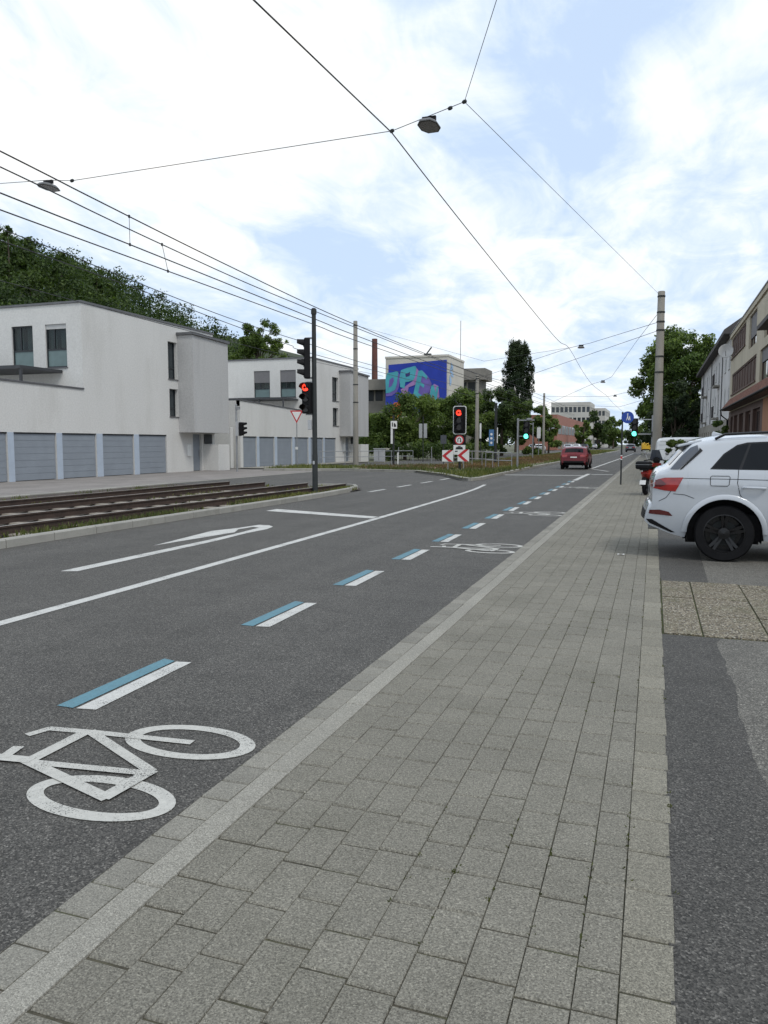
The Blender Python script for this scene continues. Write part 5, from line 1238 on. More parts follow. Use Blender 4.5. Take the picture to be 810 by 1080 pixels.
def car(name, label, cat, loc, rz, sh, paint, windows, tail_side, tail_rear, rear_glass, screen, plate=None, rim='black_gloss', lower=None, doors=(), extras=None, group=None, suv=False, wr=.37):
    c = thing(name, label, cat, loc, rz, group)
    b = MB(); sh.side(b); sh.strip(b); body = b.build('body', M[paint], c, local=True, smooth=True, sharp=28)
    u = MB(); u.box(.5, sh.L - .3, -sh.W * .78, sh.W * .78, .27, .62); u.box(.16, sh.L - .15, -sh.W * .80, sh.W * .80, .42, .6)
    for ax in sh.arches:
        for sg in (1, -1):
            rows = [[(ax + sh.RA * .995 * math.cos(a), sg * yy, .365 + sh.RA * .995 * math.sin(a)) for yy in (sh.W * .55, sh.hw(ax, .8) - .006)] for a in np.linspace(-.25, math.pi + .25, 24)]
            u.grid(rows)
            u.quad(*[(ax + dx, sg * sh.W * .56, z) for dx, z in ((-sh.RA, .2), (sh.RA, .2), (sh.RA, .365 + sh.RA), (-sh.RA, .365 + sh.RA))])
    u.build('underbody', M['black'], c, local=True)
    for k, w_ in enumerate(windows):
        for sg in (1, -1):
            q = MB(); sh.patch(q, w_, .004, sides=(sg,)); q.build('side_window', M['car_glass'], c, local=True, smooth=True)
    if tail_side:
        for sg in (1, -1):
            q = MB(); sh.patch(q, tail_side, .005, res=.03, sides=(sg,))
            i0, i1 = sorted((sh.idx(*tail_rear[0]), sh.idx(*tail_rear[1])))
            sh.strip(q, i0, i1, *(sorted((sg * tail_rear[2], sg * 1.))), off=.005, n=6); q.build('tail_light', M['tail_red'], c, local=True, smooth=True)
    i0, i1 = sh.idx(*rear_glass[0]), sh.idx(*rear_glass[1])
    q = MB(); sh.strip(q, i0, i1, -rear_glass[2], rear_glass[2], .005); q.build('rear_window', M['rear_glass' if suv else 'car_glass'], c, local=True, smooth=True)
    i0, i1 = sh.idx(*screen[0]), sh.idx(*screen[1])
    q = MB(); sh.strip(q, i0, i1, -screen[2], screen[2], .005); q.build('windscreen', M['car_glass'], c, local=True, smooth=True)
    if plate:
        i0, i1 = sorted((sh.idx(*plate[0]), sh.idx(*plate[1]))); q = MB(); sh.strip(q, i0, max(i1, i0 + 1), -.29, .29, .012, 4); q.build('number_plate', M['plate'], c, local=True)
    if lower:
        q = MB()
        for p in lower: sh.patch(q, p, .006)
        i0, i1 = sh.idx(*sh.prof[0]), sh.idx(sh.prof[0][0] + .03, sh.prof[0][1] + .12); sh.strip(q, i0, i1, -.93, .93, .006); q.build('bumper_trim', M['black'], c, local=True, smooth=True)
    for ln in doors:
        for sg in (1, -1):
            q = MB(); P_ = [Vector(p) for p in ln]; lo_, up_ = [], []
            for i, p in enumerate(P_):
                d = (P_[min(i + 1, len(P_) - 1)] - P_[max(i - 1, 0)]).normalized(); n_ = Vector((-d.y, d.x)) * .0035; lo_.append(p - n_); up_.append(p + n_)
            dl = []
            for i in range(len(P_) - 1):
                k_ = max(1, int((P_[i + 1] - P_[i]).length / .06)); dl += [(lo_[i].lerp(lo_[i + 1], t / k_), up_[i].lerp(up_[i + 1], t / k_)) for t in range(k_)]
            dl.append((lo_[-1], up_[-1])); rows = [[(p.x, sg * (sh.hw(p.x, p.y) + .0035), p.y) for p in pr_] for pr_ in dl]
            q.grid(rows if sg > 0 else [r[::-1] for r in rows]); q.build('panel_gap', M['black'], c, local=True)
    for ax in sh.arches:
        for sg in (1, -1): wheel(c, ax, sg * (sh.W - .135), sg, wr, rim=rim)
    if extras: extras(c, sh)
    return c

def suv_extras(c, sh):
    for sg in (1, -1):
        q = MB(); sh.patch(q, [(.80, 1.215), (.965, 1.42), (1.125, 1.535), (1.25, 1.568), (1.75, 1.59), (2.14, 1.58), (2.5, 1.545), (3.02, 1.27), (3.07, 1.195), (2.1, 1.205)], .0015, sides=(sg,)); q.build('window_surround', M['black_gloss'], c, local=True, smooth=True)
    for ax in sh.arches:                                                   # flared arch lips
        A = np.linspace(.02, math.pi - .02, 26); ro = sh.RA + .065
        q2 = [(ax + ro * math.cos(a), .365 + ro * math.sin(a)) for a in A]; q3 = [(ax + (sh.RA + .0) * math.cos(a), .365 + (sh.RA + .0) * math.sin(a)) for a in A]
        for sg in (1, -1):
            q = MB(); rows = [[(x1, sg * (sh.hw(x1, z1) + .004), z1), (x1 * .7 + x2 * .3, sg * (sh.hw(x1, z1) + .02), z1 * .7 + z2 * .3), (x2, sg * (sh.hw(x2, z2) + .018), z2), (x2, sg * (sh.hw(x2, z2) - .05), z2)] for (x1, z1), (x2, z2) in zip(q2, q3)]
            q.grid(rows); q.build('arch_lip', M['car_white'], c, local=True, smooth=True, sharp=50)
    for sg in (1, -1):
        q = MB(); sh.patch(q, [(.03, .655), (.20, .665), (.31, .64), (.36, .585), (.06, .605)], .006, sides=(sg,)); q.build('reflector', M['tail_dark'], c, local=True, smooth=True)
        q = MB(); sh.patch(q, [(.07, 1.0), (.13, 1.065), (.20, 1.075), (.27, 1.01), (.2, .975), (.09, .975)], .008, res=.03, sides=(sg,)); q.build('light_cluster', M['tail_dark'], c, local=True, smooth=True)
        q = MB(); y = sg * (sh.W - .20); q.tube([(.86, y, sh.zt(.86) + .0), (.98, y, sh.zt(1.0) + .045), (1.6, y - sg * .0, sh.zt(1.6) + .05), (2.4, y, sh.zt(2.4) + .045), (2.65, y, sh.zt(2.65) + .0)], .018, 8); q.build('roof_rail', M['black_gloss'], c, local=True, smooth=True)
        for hx in (1.33, 2.33):
            q = MB(); yy = [sg * (sh.hw(hx + d, .98) + e) for d, e in ((-.13, .0), (-.09, .045), (.1, .045), (.14, .0))]
            q.tube([(hx - .13, yy[0], .985), (hx - .09, yy[1], .987), (hx + .1, yy[2], .982), (hx + .14, yy[3], .98)], .016, 8); q.build('door_handle', M['car_white'], c, local=True, smooth=True)
        q = MB(); sh.patch(q, [(.31, 1.212), (.42, 1.212), (.66, 1.46), (.645, 1.535), (.56, 1.50), (.45, 1.39)], .009, res=.025, sides=(sg,)); q.build('rear_quarter_glass', M['rear_glass'], c, local=True, smooth=True)
        q = MB(); sh.patch(q, [(.43, 1.212), (.455, 1.212), (.71, 1.46), (.67, 1.50), (.665, 1.465)], .0105, res=.025, sides=(sg,)); q.build('pillar_trim', M['black_gloss'], c, local=True, smooth=True)
    q = MB(); q.prism([(.86, 0, 1.66), (1.02, 0, 1.68), (.88, 0, 1.725)], (0, .025, 0)); q.build('antenna_fin', M['car_white'], c, local=True, bevel=.008)
    q = MB(); q.prism([(.40, -.66, 1.50), (.40, .66, 1.50), (.70, .68, 1.575), (.70, -.68, 1.575)], (0, 0, .035)); q.build('roof_spoiler', M['car_white'], c, local=True, bevel=.012)
    q = MB(); sh.patch(q, [(.815, 1.12), (1.035, 1.125), (1.03, 1.005), (.815, 1.01)], .0); 
    for sg in (1, -1):
        q = MB(); y = sg * (sh.hw(3.0, 1.2)); q.box(2.95, 3.12, y, y + sg * .22, 1.17, 1.31); q.build('wing_mirror', M['car_white'], c, local=True, bevel=.03)
    q = MB(); q.tube([(.05, -.55, .40), (.2, -.55, .40)], .035, 12); q.tube([(.05, .55, .40), (.2, .55, .40)], .035, 12); q.build('exhaust', M['steel'], c, local=True)

suv = Shell(4.67, .945, [(0, .52), (.015, .62), (.045, .73), (.095, .77), (.10, .88), (.095, 1.0), (.12, 1.12), (.17, 1.18), (.29, 1.215), (.44, 1.40), (.53, 1.50), (.62, 1.57), (.97, 1.632), (1.5, 1.655), (2.1, 1.65), (2.6, 1.60), (3.35, 1.13), (3.6, 1.06), (4.2, .98), (4.5, .86), (4.62, .7), (4.66, .52), (4.67, .44)],
            [(0, .51), (.06, .45), (.33, .345), (.5, .30), (1.6, .28), (4.2, .28), (4.6, .36), (4.67, .43)], 1.13, (1.0, 3.82), .46)
gapA = [(1.147, 1.23), (1.135, 1.04), (1.17, .89), (1.3, .70)]
FUEL = [(.81, 1.115), (.825, 1.13), (1.03, 1.13), (1.045, 1.115), (1.035, 1.015), (1.015, 1.0), (.825, 1.0), (.81, 1.015), (.81, 1.115)]
car('white_suv', 'white suv with tinted windows and black wheels parked across the lane on the right', 'car', (-.10, 11.87, 0), 0, suv, 'car_white',
    [[(.83, 1.235), (.98, 1.41), (1.12, 1.515), (1.24, 1.545), (1.265, 1.545), (1.15, 1.225)], [(1.185, 1.225), (1.295, 1.55), (1.75, 1.575), (2.08, 1.57), (2.10, 1.225)], [(2.16, 1.225), (2.14, 1.565), (2.5, 1.53), (2.98, 1.26), (3.02, 1.215)]],
    [(.095, 1.0), (.16, 1.075), (.25, 1.098), (.48, 1.105), (.385, .915), (.25, .925), (.10, .955)], [(.10, .955), (.105, 1.06), .52], ((.30, 1.23), (.52, 1.49), .84), ((2.66, 1.57), (3.3, 1.16), .88),
    plate=((.097, .84), (.097, .95)), lower=[[(.02, .53), (.07, .475), (.34, .36), (.40, .36), (.20, .47), (.10, .53)]],
    doors=[gapA, FUEL, [(2.13, 1.22), (2.13, .5)], [(.45, 1.095), (.7, 1.092), (1.14, 1.09), (2.1, 1.075), (3.0, 1.05)], [(.18, .78), (.27, .83), (.33, .92)], [(.36, .885), (.5, .875), (.62, .83)]], extras=suv_extras, suv=True)

hat = dict(prof=[(0, .46), (.02, .58), (.045, .75), (.05, .92), (.10, 1.0), (.2, 1.06), (.46, 1.34), (.56, 1.41), (.8, 1.455), (1.6, 1.49), (2.2, 1.45), (3.0, 1.03), (3.3, .98), (4.0, .86), (4.22, .68), (4.3, .42)], bottom=[(0, .45), (.1, .34), (.5, .25), (3.9, .25), (4.3, .4)])
hshell = Shell(4.3, .92, hat['prof'], hat['bottom'], 1.0, (.85, 3.45), .40, step=.08)
HWIN = [[(.62, 1.06), (.78, 1.32), (1.55, 1.40), (1.60, 1.04)], [(1.68, 1.04), (1.63, 1.40), (2.2, 1.36), (2.75, 1.06)]]
def hatch(label, x, y, rz, paint, group=None, rim='steel', name='parked_car'):
    return car(name, label, 'car', (x, y, ROADZ), rz, hshell, paint, HWIN, [(.05, .80), (.09, .97), (.30, .98), (.34, .86), (.2, .80)], [(.045, .80), (.09, .97), .56], ((.22, 1.09), (.48, 1.36), .80), ((2.3, 1.40), (2.95, 1.06), .86),
               plate=((.046, .77), (.05, .87)), lower=[[(.02, .5), (.1, .4), (.35, .33), (.40, .40), (.15, .55)]], rim=rim, group=group, wr=.32, doors=[[(1.64, 1.03), (1.66, .4)]])
rc_ = hatch('dark red hatchback driving away down the road, seen from behind', -4.62, 48.2, R(90), 'car_red', name='red_car'); rc_.scale = (.92, .92, .92)
G_ = 'cars parked along the far left kerb'
h_s = hatch('silver hatchback in the far parked row, leftmost beside the signal post', -21.0, 142, R(82), 'car_silver', G_)
h_w = hatch('white car in the far parked row directly left of the red car', -18.2, 131, R(95), 'van_white', G_)
h_d = hatch('dark car in the far parked row between the white and the silver car', -19.6, 136, R(88), 'car_dark', G_)
for src, lab, x, y, rz in ((h_s, 'silver car in the far row just past the roof of the red car', -17.4, 168, 90), (h_w, 'white car far down the row in front of the brick hall', -17., 182, 88),
                           (h_d, 'dark car near the end of the row below the pale office', -16.6, 200, 90), (h_s, 'farthest silver car of the row near the distant trees', -15.9, 222, 92),
                           (h_d, 'dark car driving far ahead, close to the yellow van', -4.2, 152, 90)):
    c = copy_tree(src); c.location = (x, y, ROADZ); c.rotation_euler = (0, 0, R(rz)); c['label'] = lab
vshell = Shell(4.6, .93, [(0, .48), (.015, .6), (.03, 1.0), (.05, 1.45), (.09, 1.68), (.2, 1.765), (.6, 1.785), (2.9, 1.79), (3.05, 1.75), (3.7, 1.14), (4.3, .95), (4.55, .7), (4.6, .42)], [(0, .46), (.1, .36), (.5, .27), (4.2, .27), (4.6, .4)], 1.1, (.95, 3.75), .40, step=.07, tumble=.10)
def van(label, x, y, rz, paint, ribs=True):
    d = [[(1.6, 1.7), (1.6, .4)]] + ([[(.12, z), (2.9, z)] for z in (1.66, 1.52, 1.34)] if ribs else [])
    return car('panel_van', label, 'van', (x, y, ROADZ), rz, vshell, paint, [[(3.0, 1.12), (2.95, 1.6), (3.1, 1.6), (3.55, 1.15)]], [(.03, .7), (.05, .9), (.12, .9), (.12, .7)], [(.02, .7), (.03, .9), .9], ((.04, 1.35), (.045, 1.40), .2), ((3.1, 1.7), (3.65, 1.2), .85), rim='steel', wr=.32, doors=d)
v = van('white windowless panel van parked across the lane behind the shrub', .05, 33.6, 0, 'van_white')
v2 = van('yellow delivery van far down the road beside the dark car', -1.6, 168, R(90), 'car_yellow', False)

# ---------------------------------------------------------------- scooter
s = thing('scooter', 'red motor scooter with a black top box parked behind the white suv', 'scooter', (-.2, 24.6, 0), R(74))
# local: x forward, rear axle at 0
def part(name, m, fn, par=None, **k):
    q = MB(); fn(q); return q.build(name, M[m], par or s, local=True, **k)
for xx in (.0, 1.28):
    w_ = part('wheel', 'rubber', lambda q: q.lathe([(.15, -.05), (.22, -.055), (.255, -.03), (.262, 0), (.255, .03), (.22, .055), (.15, .05)], (xx, 0, .262), (0, 1, 0), 28), smooth=True)
    part('rim', 'steel', lambda q: (q.lathe([(.155, -.045), (.14, 0), (.03, .02), (.03, -.02), (.14, 0)], (xx, 0, .262), (0, 1, 0), 24)), w_)
def tail(q):
    rows = []
    for x, w, z0, z1 in ((-.22, .07, .66, .72), (-.1, .13, .52, .78), (.15, .17, .44, .80), (.45, .17, .42, .80), (.62, .13, .36, .62)):
        rows.append([(x, w * math.sin(a) * (1 if True else 0), (z0 + z1) / 2 + (z1 - z0) / 2 * math.cos(a)) for a in np.linspace(0, 2 * math.pi, 17)])
    q.grid(rows); q.poly(rows[0][:-1]); q.poly(rows[-1][:-1][::-1])
part('rear_body', 'scooter_red', tail, smooth=True, sharp=60)
part('tail_light', 'tail_red', lambda q: q.box(-.25, -.19, -.09, .09, .64, .71), bevel=.015)
def seat(q):
    rows = []
    for x, w, z0, z1 in ((-.16, .09, .79, .85), (.0, .14, .80, .88), (.3, .15, .79, .87), (.55, .10, .77, .83)):
        rows.append([(x, w * math.sin(a), (z0 + z1) / 2 + (z1 - z0) / 2 * math.cos(a)) for a in np.linspace(0, 2 * math.pi, 13)])
    q.grid(rows); q.poly(rows[0][:-1]); q.poly(rows[-1][:-1][::-1])
part('seat', 'rubber', seat, smooth=True, sharp=60)
part('footboard', 'black', lambda q: q.box(.5, 1.0, -.17, .17, .27, .33), bevel=.02)
def shield(q):
    rows = [[(x, w * t, z) for t in (-1, -.5, 0, .5, 1)] for x, w, z in ((.98, .17, .3), (1.04, .21, .5), (1.02, .22, .75), (.95, .16, .95))]
    for r in rows:
        for k in range(5): r[k] = (r[k][0] + .05 * (1 - abs(k - 2) / 2) , r[k][1], r[k][2])
    q.grid(rows); q.grid([[(p[0] - .05, p[1], p[2]) for p in r][::-1] for r in rows])
part('leg_shield', 'scooter_red', shield, smooth=True)
part('front_mudguard', 'scooter_red', lambda q: q.grid([[(1.28 + .30 * math.cos(a), y, .262 + .30 * math.sin(a)) for y in (-.07, 0, .07)] for a in np.linspace(.3, 2.5, 12)]), smooth=True)
part('fork', 'steel', lambda q: (q.tube([(1.28, .075, .262), (1.02, .06, .95)], .022, 8), q.tube([(1.28, -.075, .262), (1.02, -.06, .95)], .022, 8)))
hb = part('handlebar', 'black', lambda q: (q.tube([(.86, .34, 1.02), (.95, .2, 1.05), (.98, 0, 1.03), (.95, -.2, 1.05), (.86, -.34, 1.02)], .018, 8), q.lathe([(.001, -.07), (.09, -.05), (.11, 0), (.08, .06), (.001, .08)], (1.02, 0, 1.03), (1, 0, .2), 18)), smooth=True)
for sg in (1, -1):
    part('mirror', 'alu', lambda q: (q.tube([(.93, sg * .24, 1.04), (.95, sg * .32, 1.22)], .008, 6), q.lathe([(.001, -.02), (.055, -.015), (.06, 0), (.055, .008), (.001, .01)], (.95, sg * .34, 1.25), (1, 0, .1), 16)), hb)
part('windscreen', 'rear_glass', lambda q: q.grid([[(1.05 - .03 * k - .05 * abs(t), t * (.2 - .03 * k), 1.06 + .1 * k) for t in (-1, -.5, 0, .5, 1)] for k in range(4)]), smooth=True)
part('headlight', 'alu', lambda q: q.lathe([(.001, .02), (.07, .015), (.085, 0), (.06, -.05)], (1.12, 0, 1.0), (1, 0, .1), 18), smooth=True)
bx = part('top_box', 'black', lambda q: q.box(-.46, -.10, -.21, .21, .79, 1.03), bevel=.06)
part('box_seam', 'steel', lambda q: q.box(-.465, -.095, -.215, .215, .925, .935), bx)
part('rack', 'pole_dark', lambda q: (q.box(-.36, -.05, -.1, .1, .755, .785), q.tube([(-.1, .08, .78), (-.2, .08, .76)], .012, 6), q.tube([(-.1, -.08, .78), (-.2, -.08, .76)], .012, 6)))
mg = part('rear_mudguard', 'black', lambda q: q.prism([(-.2, -.06, .55), (-.34, -.06, .30), (-.32, -.06, .29), (-.16, -.06, .52)], (0, .12, 0)))
part('number_plate', 'plate', lambda q: q.prism([(-.31, -.09, .46), (-.35, -.09, .33), (-.355, -.09, .333), (-.315, -.09, .463)], (0, .18, 0)), mg)
part('engine', 'pole_dark', lambda q: (q.box(-.1, .35, -.12, .06, .2, .42), q.tube([(.1, -.14, .27), (-.28, -.15, .33)], .05, 10)), bevel=.02)
part('stand', 'steel', lambda q: q.tube([(.3, .1, .3), (.36, .24, .0)], .012, 6))
# ---------------------------------------------------------------- foliage
def leaf_cloud(g, clumps, n, size, flat=.35, vz=.82):
    """leaf quads spread through clumps given as rows (x, y, z, r)"""
    C = np.array(clumps, float); wgt = C[:, 3] ** 2; idx = g.choice(len(C), n, p=wgt / wgt.sum())
    d = g.normal(size=(n, 3)); d /= np.linalg.norm(d, axis=1)[:, None]
    rr = C[idx, 3] * (g.random(n) ** .42) * g.uniform(.75, 1.12, n)
    p = C[idx, :3] + d * rr[:, None] * np.array([1, 1, vz])
    nn = d + g.normal(0, .75, (n, 3)) + np.array([0, 0, flat]); nn /= np.linalg.norm(nn, axis=1)[:, None]
    a = np.cross(nn, g.normal(size=(n, 3))); a /= np.linalg.norm(a, axis=1)[:, None]; b = np.cross(nn, a)
    s = size * g.uniform(.55, 1.25, n)[:, None]
    V = np.empty((n, 4, 3)); V[:, 0] = p - a * s; V[:, 1] = p - b * s * .55 + a * s * .1; V[:, 2] = p + a * s; V[:, 3] = p + b * s * .55 + a * s * .1
    return V.reshape(-1, 3)
def tree(name, label, loc, crown, n, leaf, size, trunk_h, trunk_r, seed, group=None, nclump=34, rc=.27, limbs=9, cat='tree', hollow=.55, lean=0.):
    """crown: list of ellipsoids (dx, dy, z, rx, ry, rz) round the trunk"""
    g = np.random.default_rng(seed); t = thing(name, label, cat, loc, 0, group); X, Y, Z = loc
    cl = []
    tot = sum(e[3] * e[4] * e[5] for e in crown)
    for (dx, dy, z, rx, ry, rz) in crown:
        k = max(5, int(nclump * (rx * ry * rz) / tot))
        for _ in range(k):
            d = g.normal(size=3); d /= np.linalg.norm(d); q = hollow + (1 - hollow) * g.random()
            cl.append((dx + d[0] * rx * q * .86, dy + d[1] * ry * q * .86, z + d[2] * rz * q * .86, rc * (rx * ry * rz) ** (1 / 3) * g.uniform(.6, 1.3)))
    tb = MB(); top = max(e[2] for e in crown)
    tb.tube([(X, Y, Z - .2), (X + .02, Y, Z + trunk_h * .4), (X + lean * .5, Y + .05, Z + trunk_h), (X + lean, Y, Z + top)], [trunk_r * 1.35, trunk_r, trunk_r * .8, trunk_r * .25], 9)
    for k in range(limbs):
        c = cl[int(g.integers(len(cl)))]; h0 = trunk_h * g.uniform(.75, 1.1)
        m_ = Vector((c[0] * .45, c[1] * .45, h0 + (c[2] - h0) * .6 + .2))
        tb.tube([(X + lean * .5, Y, Z + h0), (X + m_.x, Y + m_.y, Z + m_.z), (X + c[0], Y + c[1], Z + c[2])], [trunk_r * .5, trunk_r * .32, trunk_r * .1], 6)
    tb.build('trunk', M['bark'], t, smooth=True)
    V = leaf_cloud(g, cl, n, size)
    mesh_np('crown', V, np.arange(n * 4).reshape(-1, 4), M[leaf], t)
    return t
GA = 'broad trees in front of the painted building'
tree('broad_tree', 'broad green tree hiding the lower left of the painted wall', (-24., 75, 0), [(0, 0, 3.9, 4.2, 3.4, 3.2), (-2.6, .5, 3.2, 2.9, 2.2, 2.6), (2.4, -.3, 3.4, 3.2, 2.4, 2.8), (0, -1, 1.5, 5.2, 2, 1.7)], 24000, 'leaf_mid', .135, 2.0, .16, 21, GA, 60)
tree('broad_tree', 'taller green tree just left of the red signal', (-21.2, 86, 0), [(0, 0, 5.5, 3.5, 2.8, 3.0), (-1.9, 0, 4.3, 2.8, 2.2, 2.8), (1.8, 0, 4.4, 2.7, 2.2, 3.2), (0, 0, 1.9, 4.2, 2, 2.1)], 24000, 'leaf_mid', .145, 2.4, .17, 22, GA, 60)
tree('broad_tree', 'middle green tree in the gap below the letters of the painted wall', (-25.6, 92, 0), [(0, 0, 4.4, 4.2, 3, 3.8), (0, 0, 1.8, 4.6, 2, 2.)], 16000, 'leaf_mid', .15, 2.2, .16, 28, GA, 50)
tree('broad_tree', 'low pale green bush tree beside the second grey bay', (-27.6, 78, 0), [(0, 0, 2.9, 2.4, 2, 2.7), (1.5, 0, 1.8, 2.4, 1.8, 1.9)], 11000, 'leaf_mid', .13, 1.5, .12, 23, GA, 36)
GB = 'dark street trees right of the red signal'
tree('street_tree', 'large dark rounded street tree below the poplar', (-18.4, 98, 0), [(0, 0, 6., 3.8, 3., 3.6), (-1.9, 0, 4.6, 2.8, 2.4, 3.0), (2.1, 0, 4.8, 2.9, 2.4, 3.2), (0, 0, 2.4, 4.2, 2, 2.4)], 25000, 'leaf_dark', .16, 2.8, .2, 24, GB, 60)
tree('street_tree', 'street tree with a loose crown just left of the slim concrete mast', (-16.9, 115, 0), [(0, 0, 5.4, 2.7, 2.4, 3.0), (-1.4, 0, 4, 1.8, 2, 2.2), (1.2, 0, 3.8, 1.8, 2, 2.2), (0, 0, 1.8, 2.8, 2, 1.9)], 16000, 'leaf_mid', .17, 2.6, .17, 25, GB, 46)
tree('street_tree', 'dark street tree filling the gap behind the blue notice panel', (-22.8, 104, 0), [(0, 0, 5.2, 3.6, 2.6, 3.6), (1, 0, 3, 3.6, 2, 2.8)], 18000, 'leaf_dark', .16, 2.6, .18, 26, GB, 46)
tree('street_tree', 'smaller tree behind the parked cars, right of the slim concrete mast', (-16.3, 128, 0), [(0, 0, 4.2, 2.0, 2.0, 2.8), (.6, 0, 2.4, 1.8, 2, 2)], 6500, 'leaf_mid', .2, 2.4, .14, 27, GB, 36)
# poplar: many narrow upright plumes
g = np.random.default_rng(5); pop = thing('poplar', 'tall narrow dark poplar rising above the street trees', 'tree', (-25.2, 150, 0)); cl = []
for k in range(480):
    z = 3.5 + 17.2 * g.random() ** .9; w = 2.95 * (1 - abs((z - 12.5) / 11.5) ** 2.2) + .25; a = g.uniform(0, 6.28); q = g.uniform(.2, 1.0)
    cl.append((w * q * math.cos(a), w * q * math.sin(a), z, g.uniform(.3, .62)))
for dx, zt in ((-1.7, 19.6), (.1, 22.3), (1.2, 21.), (-.7, 21.4), (1.9, 18.3)):
    for q in np.linspace(0, 1, 6): cl.append((dx * (1 - .1 * q), 0, zt - 1.2 - 5 * (1 - q), .6 - .3 * q))
b = MB(); b.tube([(-25.2, 150, -.2), (-25.2, 150, 8), (-25.2, 150, 21)], [.5, .35, .08], 9); b.build('trunk', M['bark'], pop, smooth=True)
mesh_np('crown', leaf_cloud(g, cl, 46000, .17, .1, 2.1), np.arange(184000).reshape(-1, 4), M['leaf_poplar'], pop)
# big tree at the right
tree('big_tree', 'big spreading tree closing the right side of the street behind the tall mast', (3.6, 119, 0), [(0, 0, 12.6, 6.4, 5, 6.2), (-4.2, 0, 8.6, 4.0, 4, 4.8), (4.2, 0, 11.5, 4.5, 4, 5.6), (-1., 0, 6, 5.5, 4, 4.2), (3., -1, 4.2, 5.5, 3, 4.0), (-3.2, 0, 13.4, 3.6, 3, 3.6), (-2.6, -.5, 5., 4.2, 3, 3.8)], 52000, 'leaf_mid', .23, 4.5, .42, 31, None, 150, rc=.26, limbs=16)
tree('dark_yew', 'dense dark evergreen filling the space under the big right tree', (2.6, 112, 0), [(0, 0, 3.6, 4.8, 2.6, 3.9), (1.2, 0, 6.6, 3.8, 2.4, 3.6)], 22000, 'leaf_poplar', .19, 1.5, .3, 32, None, 50)
# shrubs
tree('shrub', 'yellow-green shrub just behind the rear window of the white suv', (.62, 24.6, 0), [(0, 0, 1.12, .52, .5, .62), (.05, 0, 1.2, .4, .5, .62), (-.25, .1, .65, .45, .4, .5), (.35, 0, .7, .5, .4, .5)], 9000, 'leaf_bright', .042, .4, .03, 33, None, 26, cat='shrub', limbs=6)
tree('shrub', 'small leafy potted-looking shrub before the stone base of the apartment row', (4.4, 60, 0), [(0, 0, 2.4, .75, .7, 1.0), (-.3, 0, 1.5, .7, .6, .8)], 2600, 'leaf_mid', .09, 1.2, .05, 34, None, 20, cat='shrub', limbs=5)
# loose tree behind the roofs and darker ones beside it
tree('loose_tree', 'airy tree with sky showing through, above the second house roof', (-47.6, 88, 5.2), [(0, 0, 9.2, 3.2, 3., 3.4), (-2.2, 0, 7., 2.2, 2, 2.), (2.6, 0, 8.2, 2.0, 2, 2.2), (1.4, 0, 6., 2.2, 2, 1.6), (-1., 0, 4.4, 2.2, 2, 1.6)], 15000, 'leaf_mid', .14, 5.5, .2, 41, None, 120, rc=.19, limbs=26, hollow=.15)
GC = 'dark trees between the two garage houses'
tree('backyard_tree', 'dark tree in the gap right of the first grey bay', (-46., 72, 0), [(0, 0, 9.6, 3.2, 3, 4.2), (1., 0, 5.4, 3.4, 3, 4.4)], 12000, 'leaf_wood', .22, 4., .22, 42, GC, 50)
tree('backyard_tree', 'dark rounded tree rising just over the first grey bay roof', (-48., 64, 0), [(0, 0, 8.6, 3.8, 3, 4.4), (-3, 0, 7.6, 3., 3, 3.6)], 11000, 'leaf_wood', .22, 4., .22, 43, GC, 46)
tree('garden_twig', 'leafy twig tip reaching in at the left edge before the terrace', (-27.9, 25.4, 3.), [(0, 0, 2.75, .55, .3, .16)], 160, 'leaf_bright', .09, 2.2, .03, 44, None, 8, cat='plant', limbs=3, hollow=.2)

# wooded hill on the left
gx, gy = np.meshgrid(np.linspace(-260, -44, 40), np.linspace(40, 260, 40), indexing='ij')
def hill_z(x, y):
    """hillside rising to the left; crest about 28 m above the street at its left end"""
    ye = np.minimum(y, 118.); S = np.interp(x / ye, [-1.9, -1.25, -1.0, -.968, -.894, -.82, -.738, -.67, -.58, -.5, -.42], [46, 41, 36.6, 35.2, 32.0, 27.6, 23.2, 19.4, 16., 11.5, 5.5])
    k = np.clip((y - 52.) / 52., 0, 1); return np.maximum((S * ye / 100. - 9.8) * (k * k * (3 - 2 * k)), -1.) - .5
hz = hill_z(gx, gy)
hb_ = MB(); hb_.grid([[(gx[i, j], gy[i, j], hz[i, j]) for j in range(40)] for i in range(40)]); hb_.build('hill', M['hill_soil'], kind='structure', smooth=True)
g = np.random.default_rng(8); cl = []
for k in range(1150):
    y = g.uniform(66, 150); x = -y * g.uniform(.47, 1.22)
    if x > -50: continue
    z = float(hill_z(x, y)); h = g.uniform(6.5, 10.5); r = g.uniform(1.9, 3.1)
    for q in range(7):
        d = g.normal(size=3); d /= np.linalg.norm(d)
        cl.append((x + d[0] * r * .75, y + d[1] * r * .75, z + h * .58 + d[2] * h * .36, r * g.uniform(.38, .66)))
V = leaf_cloud(g, cl, 210000, .27)
tag(mesh_np('hill_wood', V, np.arange(len(V)).reshape(-1, 4), M['leaf_wood']), 'dense dark green wood covering the hillside behind the white houses', 'wood', kind='stuff')
def conifer(label, x, y, z, h, seed):
    g = np.random.default_rng(seed); t = thing('pine_tree', label, 'tree', (x, y, z), 0, 'pines along the crest of the wooded hill'); cl = []
    for k in range(40):
        q = g.random(); w = (1 - q) * h * .2 + .2; a = g.uniform(0, 6.28); cl.append((w * math.cos(a), w * math.sin(a), h * (.35 + .65 * q), .35 + .5 * (1 - q)))
    b = MB(); b.tube([(x, y, z - 1), (x, y, z + h)], [.25, .05], 7); b.build('trunk', M['bark'], t); mesh_np('crown', leaf_cloud(g, cl, 2600, .3, 0), np.arange(2600 * 4).reshape(-1, 4), M['leaf_dark'], t)
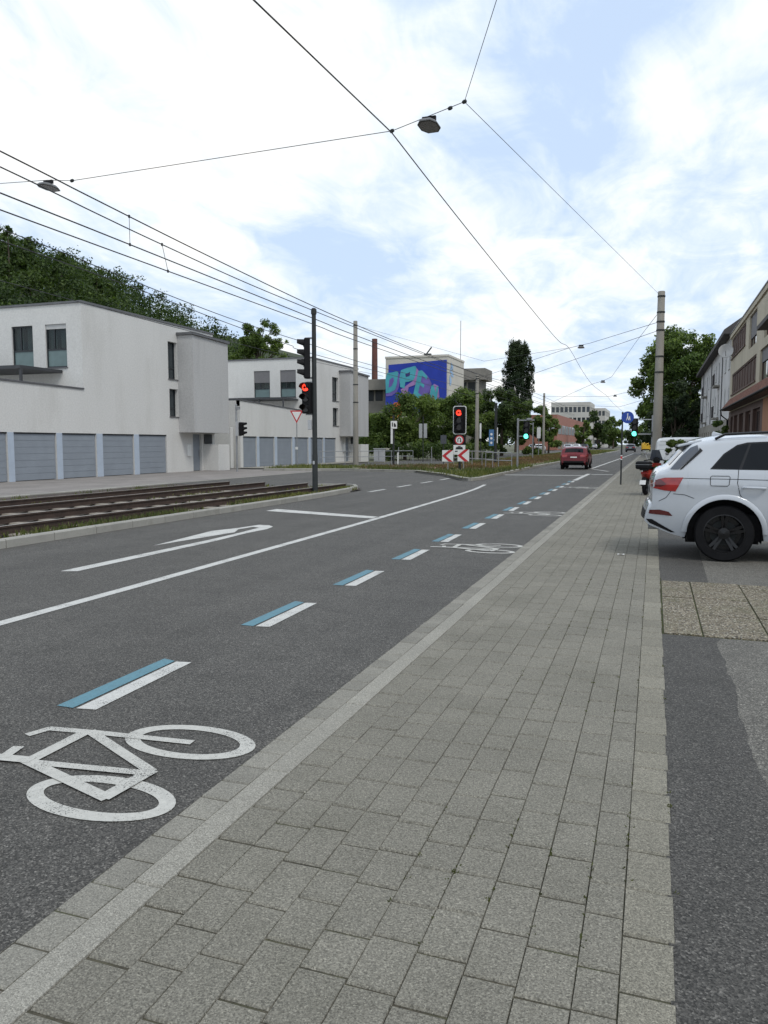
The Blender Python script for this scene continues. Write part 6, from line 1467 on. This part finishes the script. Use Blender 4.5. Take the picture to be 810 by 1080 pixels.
for i, (px_, py_, Y, h) in enumerate(((8, 240, 95, 12), (30, 252, 98, 10), (64, 266, 102, 9), (102, 293, 108, 8), (116, 300, 112, 8))):
    d = Vector(((px_ - 405) / FPX, -(py_ - 540) / FPX, -1)); d.rotate(cam.rotation_euler); p = Vector((0, 0, EYE)) + d * (Y / d.y)
    conifer(['dark pine at the left edge, top of the hill', 'second dark pine from the left edge on the hill crest', 'dark pine midway down the falling hill crest', 'small pine low on the crest, left one of a close pair', 'small pine low on the crest, right one of a close pair'][i], p.x, p.y, p.z - h, h, 60 + i)
# far street trees and the wood that closes the view
GD = 'far street trees beyond the offices'
for i, (x, y, h, r) in enumerate(((-16.2, 240, 12.5, 4.2), (-12.6, 262, 11.5, 4.2), (-15.5, 292, 11.5, 4.), (-17.8, 210, 8.5, 2.6), (-8.0, 330, 12, 5.), (-2.5, 300, 10.5, 4.6))):
    tree('far_tree', ['far tree just right of the pale office wing', 'far rounded tree next to the street axis', 'far tree partly behind the office wing corner', 'small tree in front of the lower office wing', 'hazy tree at the very end of the road', 'far tree behind the blue sign and green signal'][i], (x, y, 0),
         [(0, 0, h * .62, r, r, h * .38), (.5, 0, h * .3, r, r, h * .3)], 3000, 'leaf_mid' if i % 2 else 'leaf_wood', .42, h * .3, .25, 80 + i, GD, 26)
cl = [(x, 430 + 10 * g.random(), g.uniform(2, 9), g.uniform(3, 5)) for x in np.linspace(-260, 160, 150)]
V = leaf_cloud(g, cl, 9000, 1.1)
tag(mesh_np('far_wood', V, np.arange(len(V)).reshape(-1, 4), M['leaf_wood']), 'distant belt of trees closing the horizon at the end of the street', 'wood', kind='stuff')
hd = thing('hedge', 'low dark hedge under the trees in front of the painted building', 'hedge', (-22, 70, 0))
cl = [(x, g.normal(0, .4), g.uniform(.3, 1.5), g.uniform(.5, .8)) for x in np.linspace(-7, 8, 50)]
mesh_np('foliage', leaf_cloud(g, cl, 7000, .12), np.arange(28000).reshape(-1, 4), M['leaf_dark'], hd)
b = MB()
for x in np.linspace(-6.8, 7.8, 18): b.tube([(-22 + x, 70, -.05), (-22 + x + .1, 70, .9)], [.03, .015], 5)
b.build('stems', M['bark'], hd)
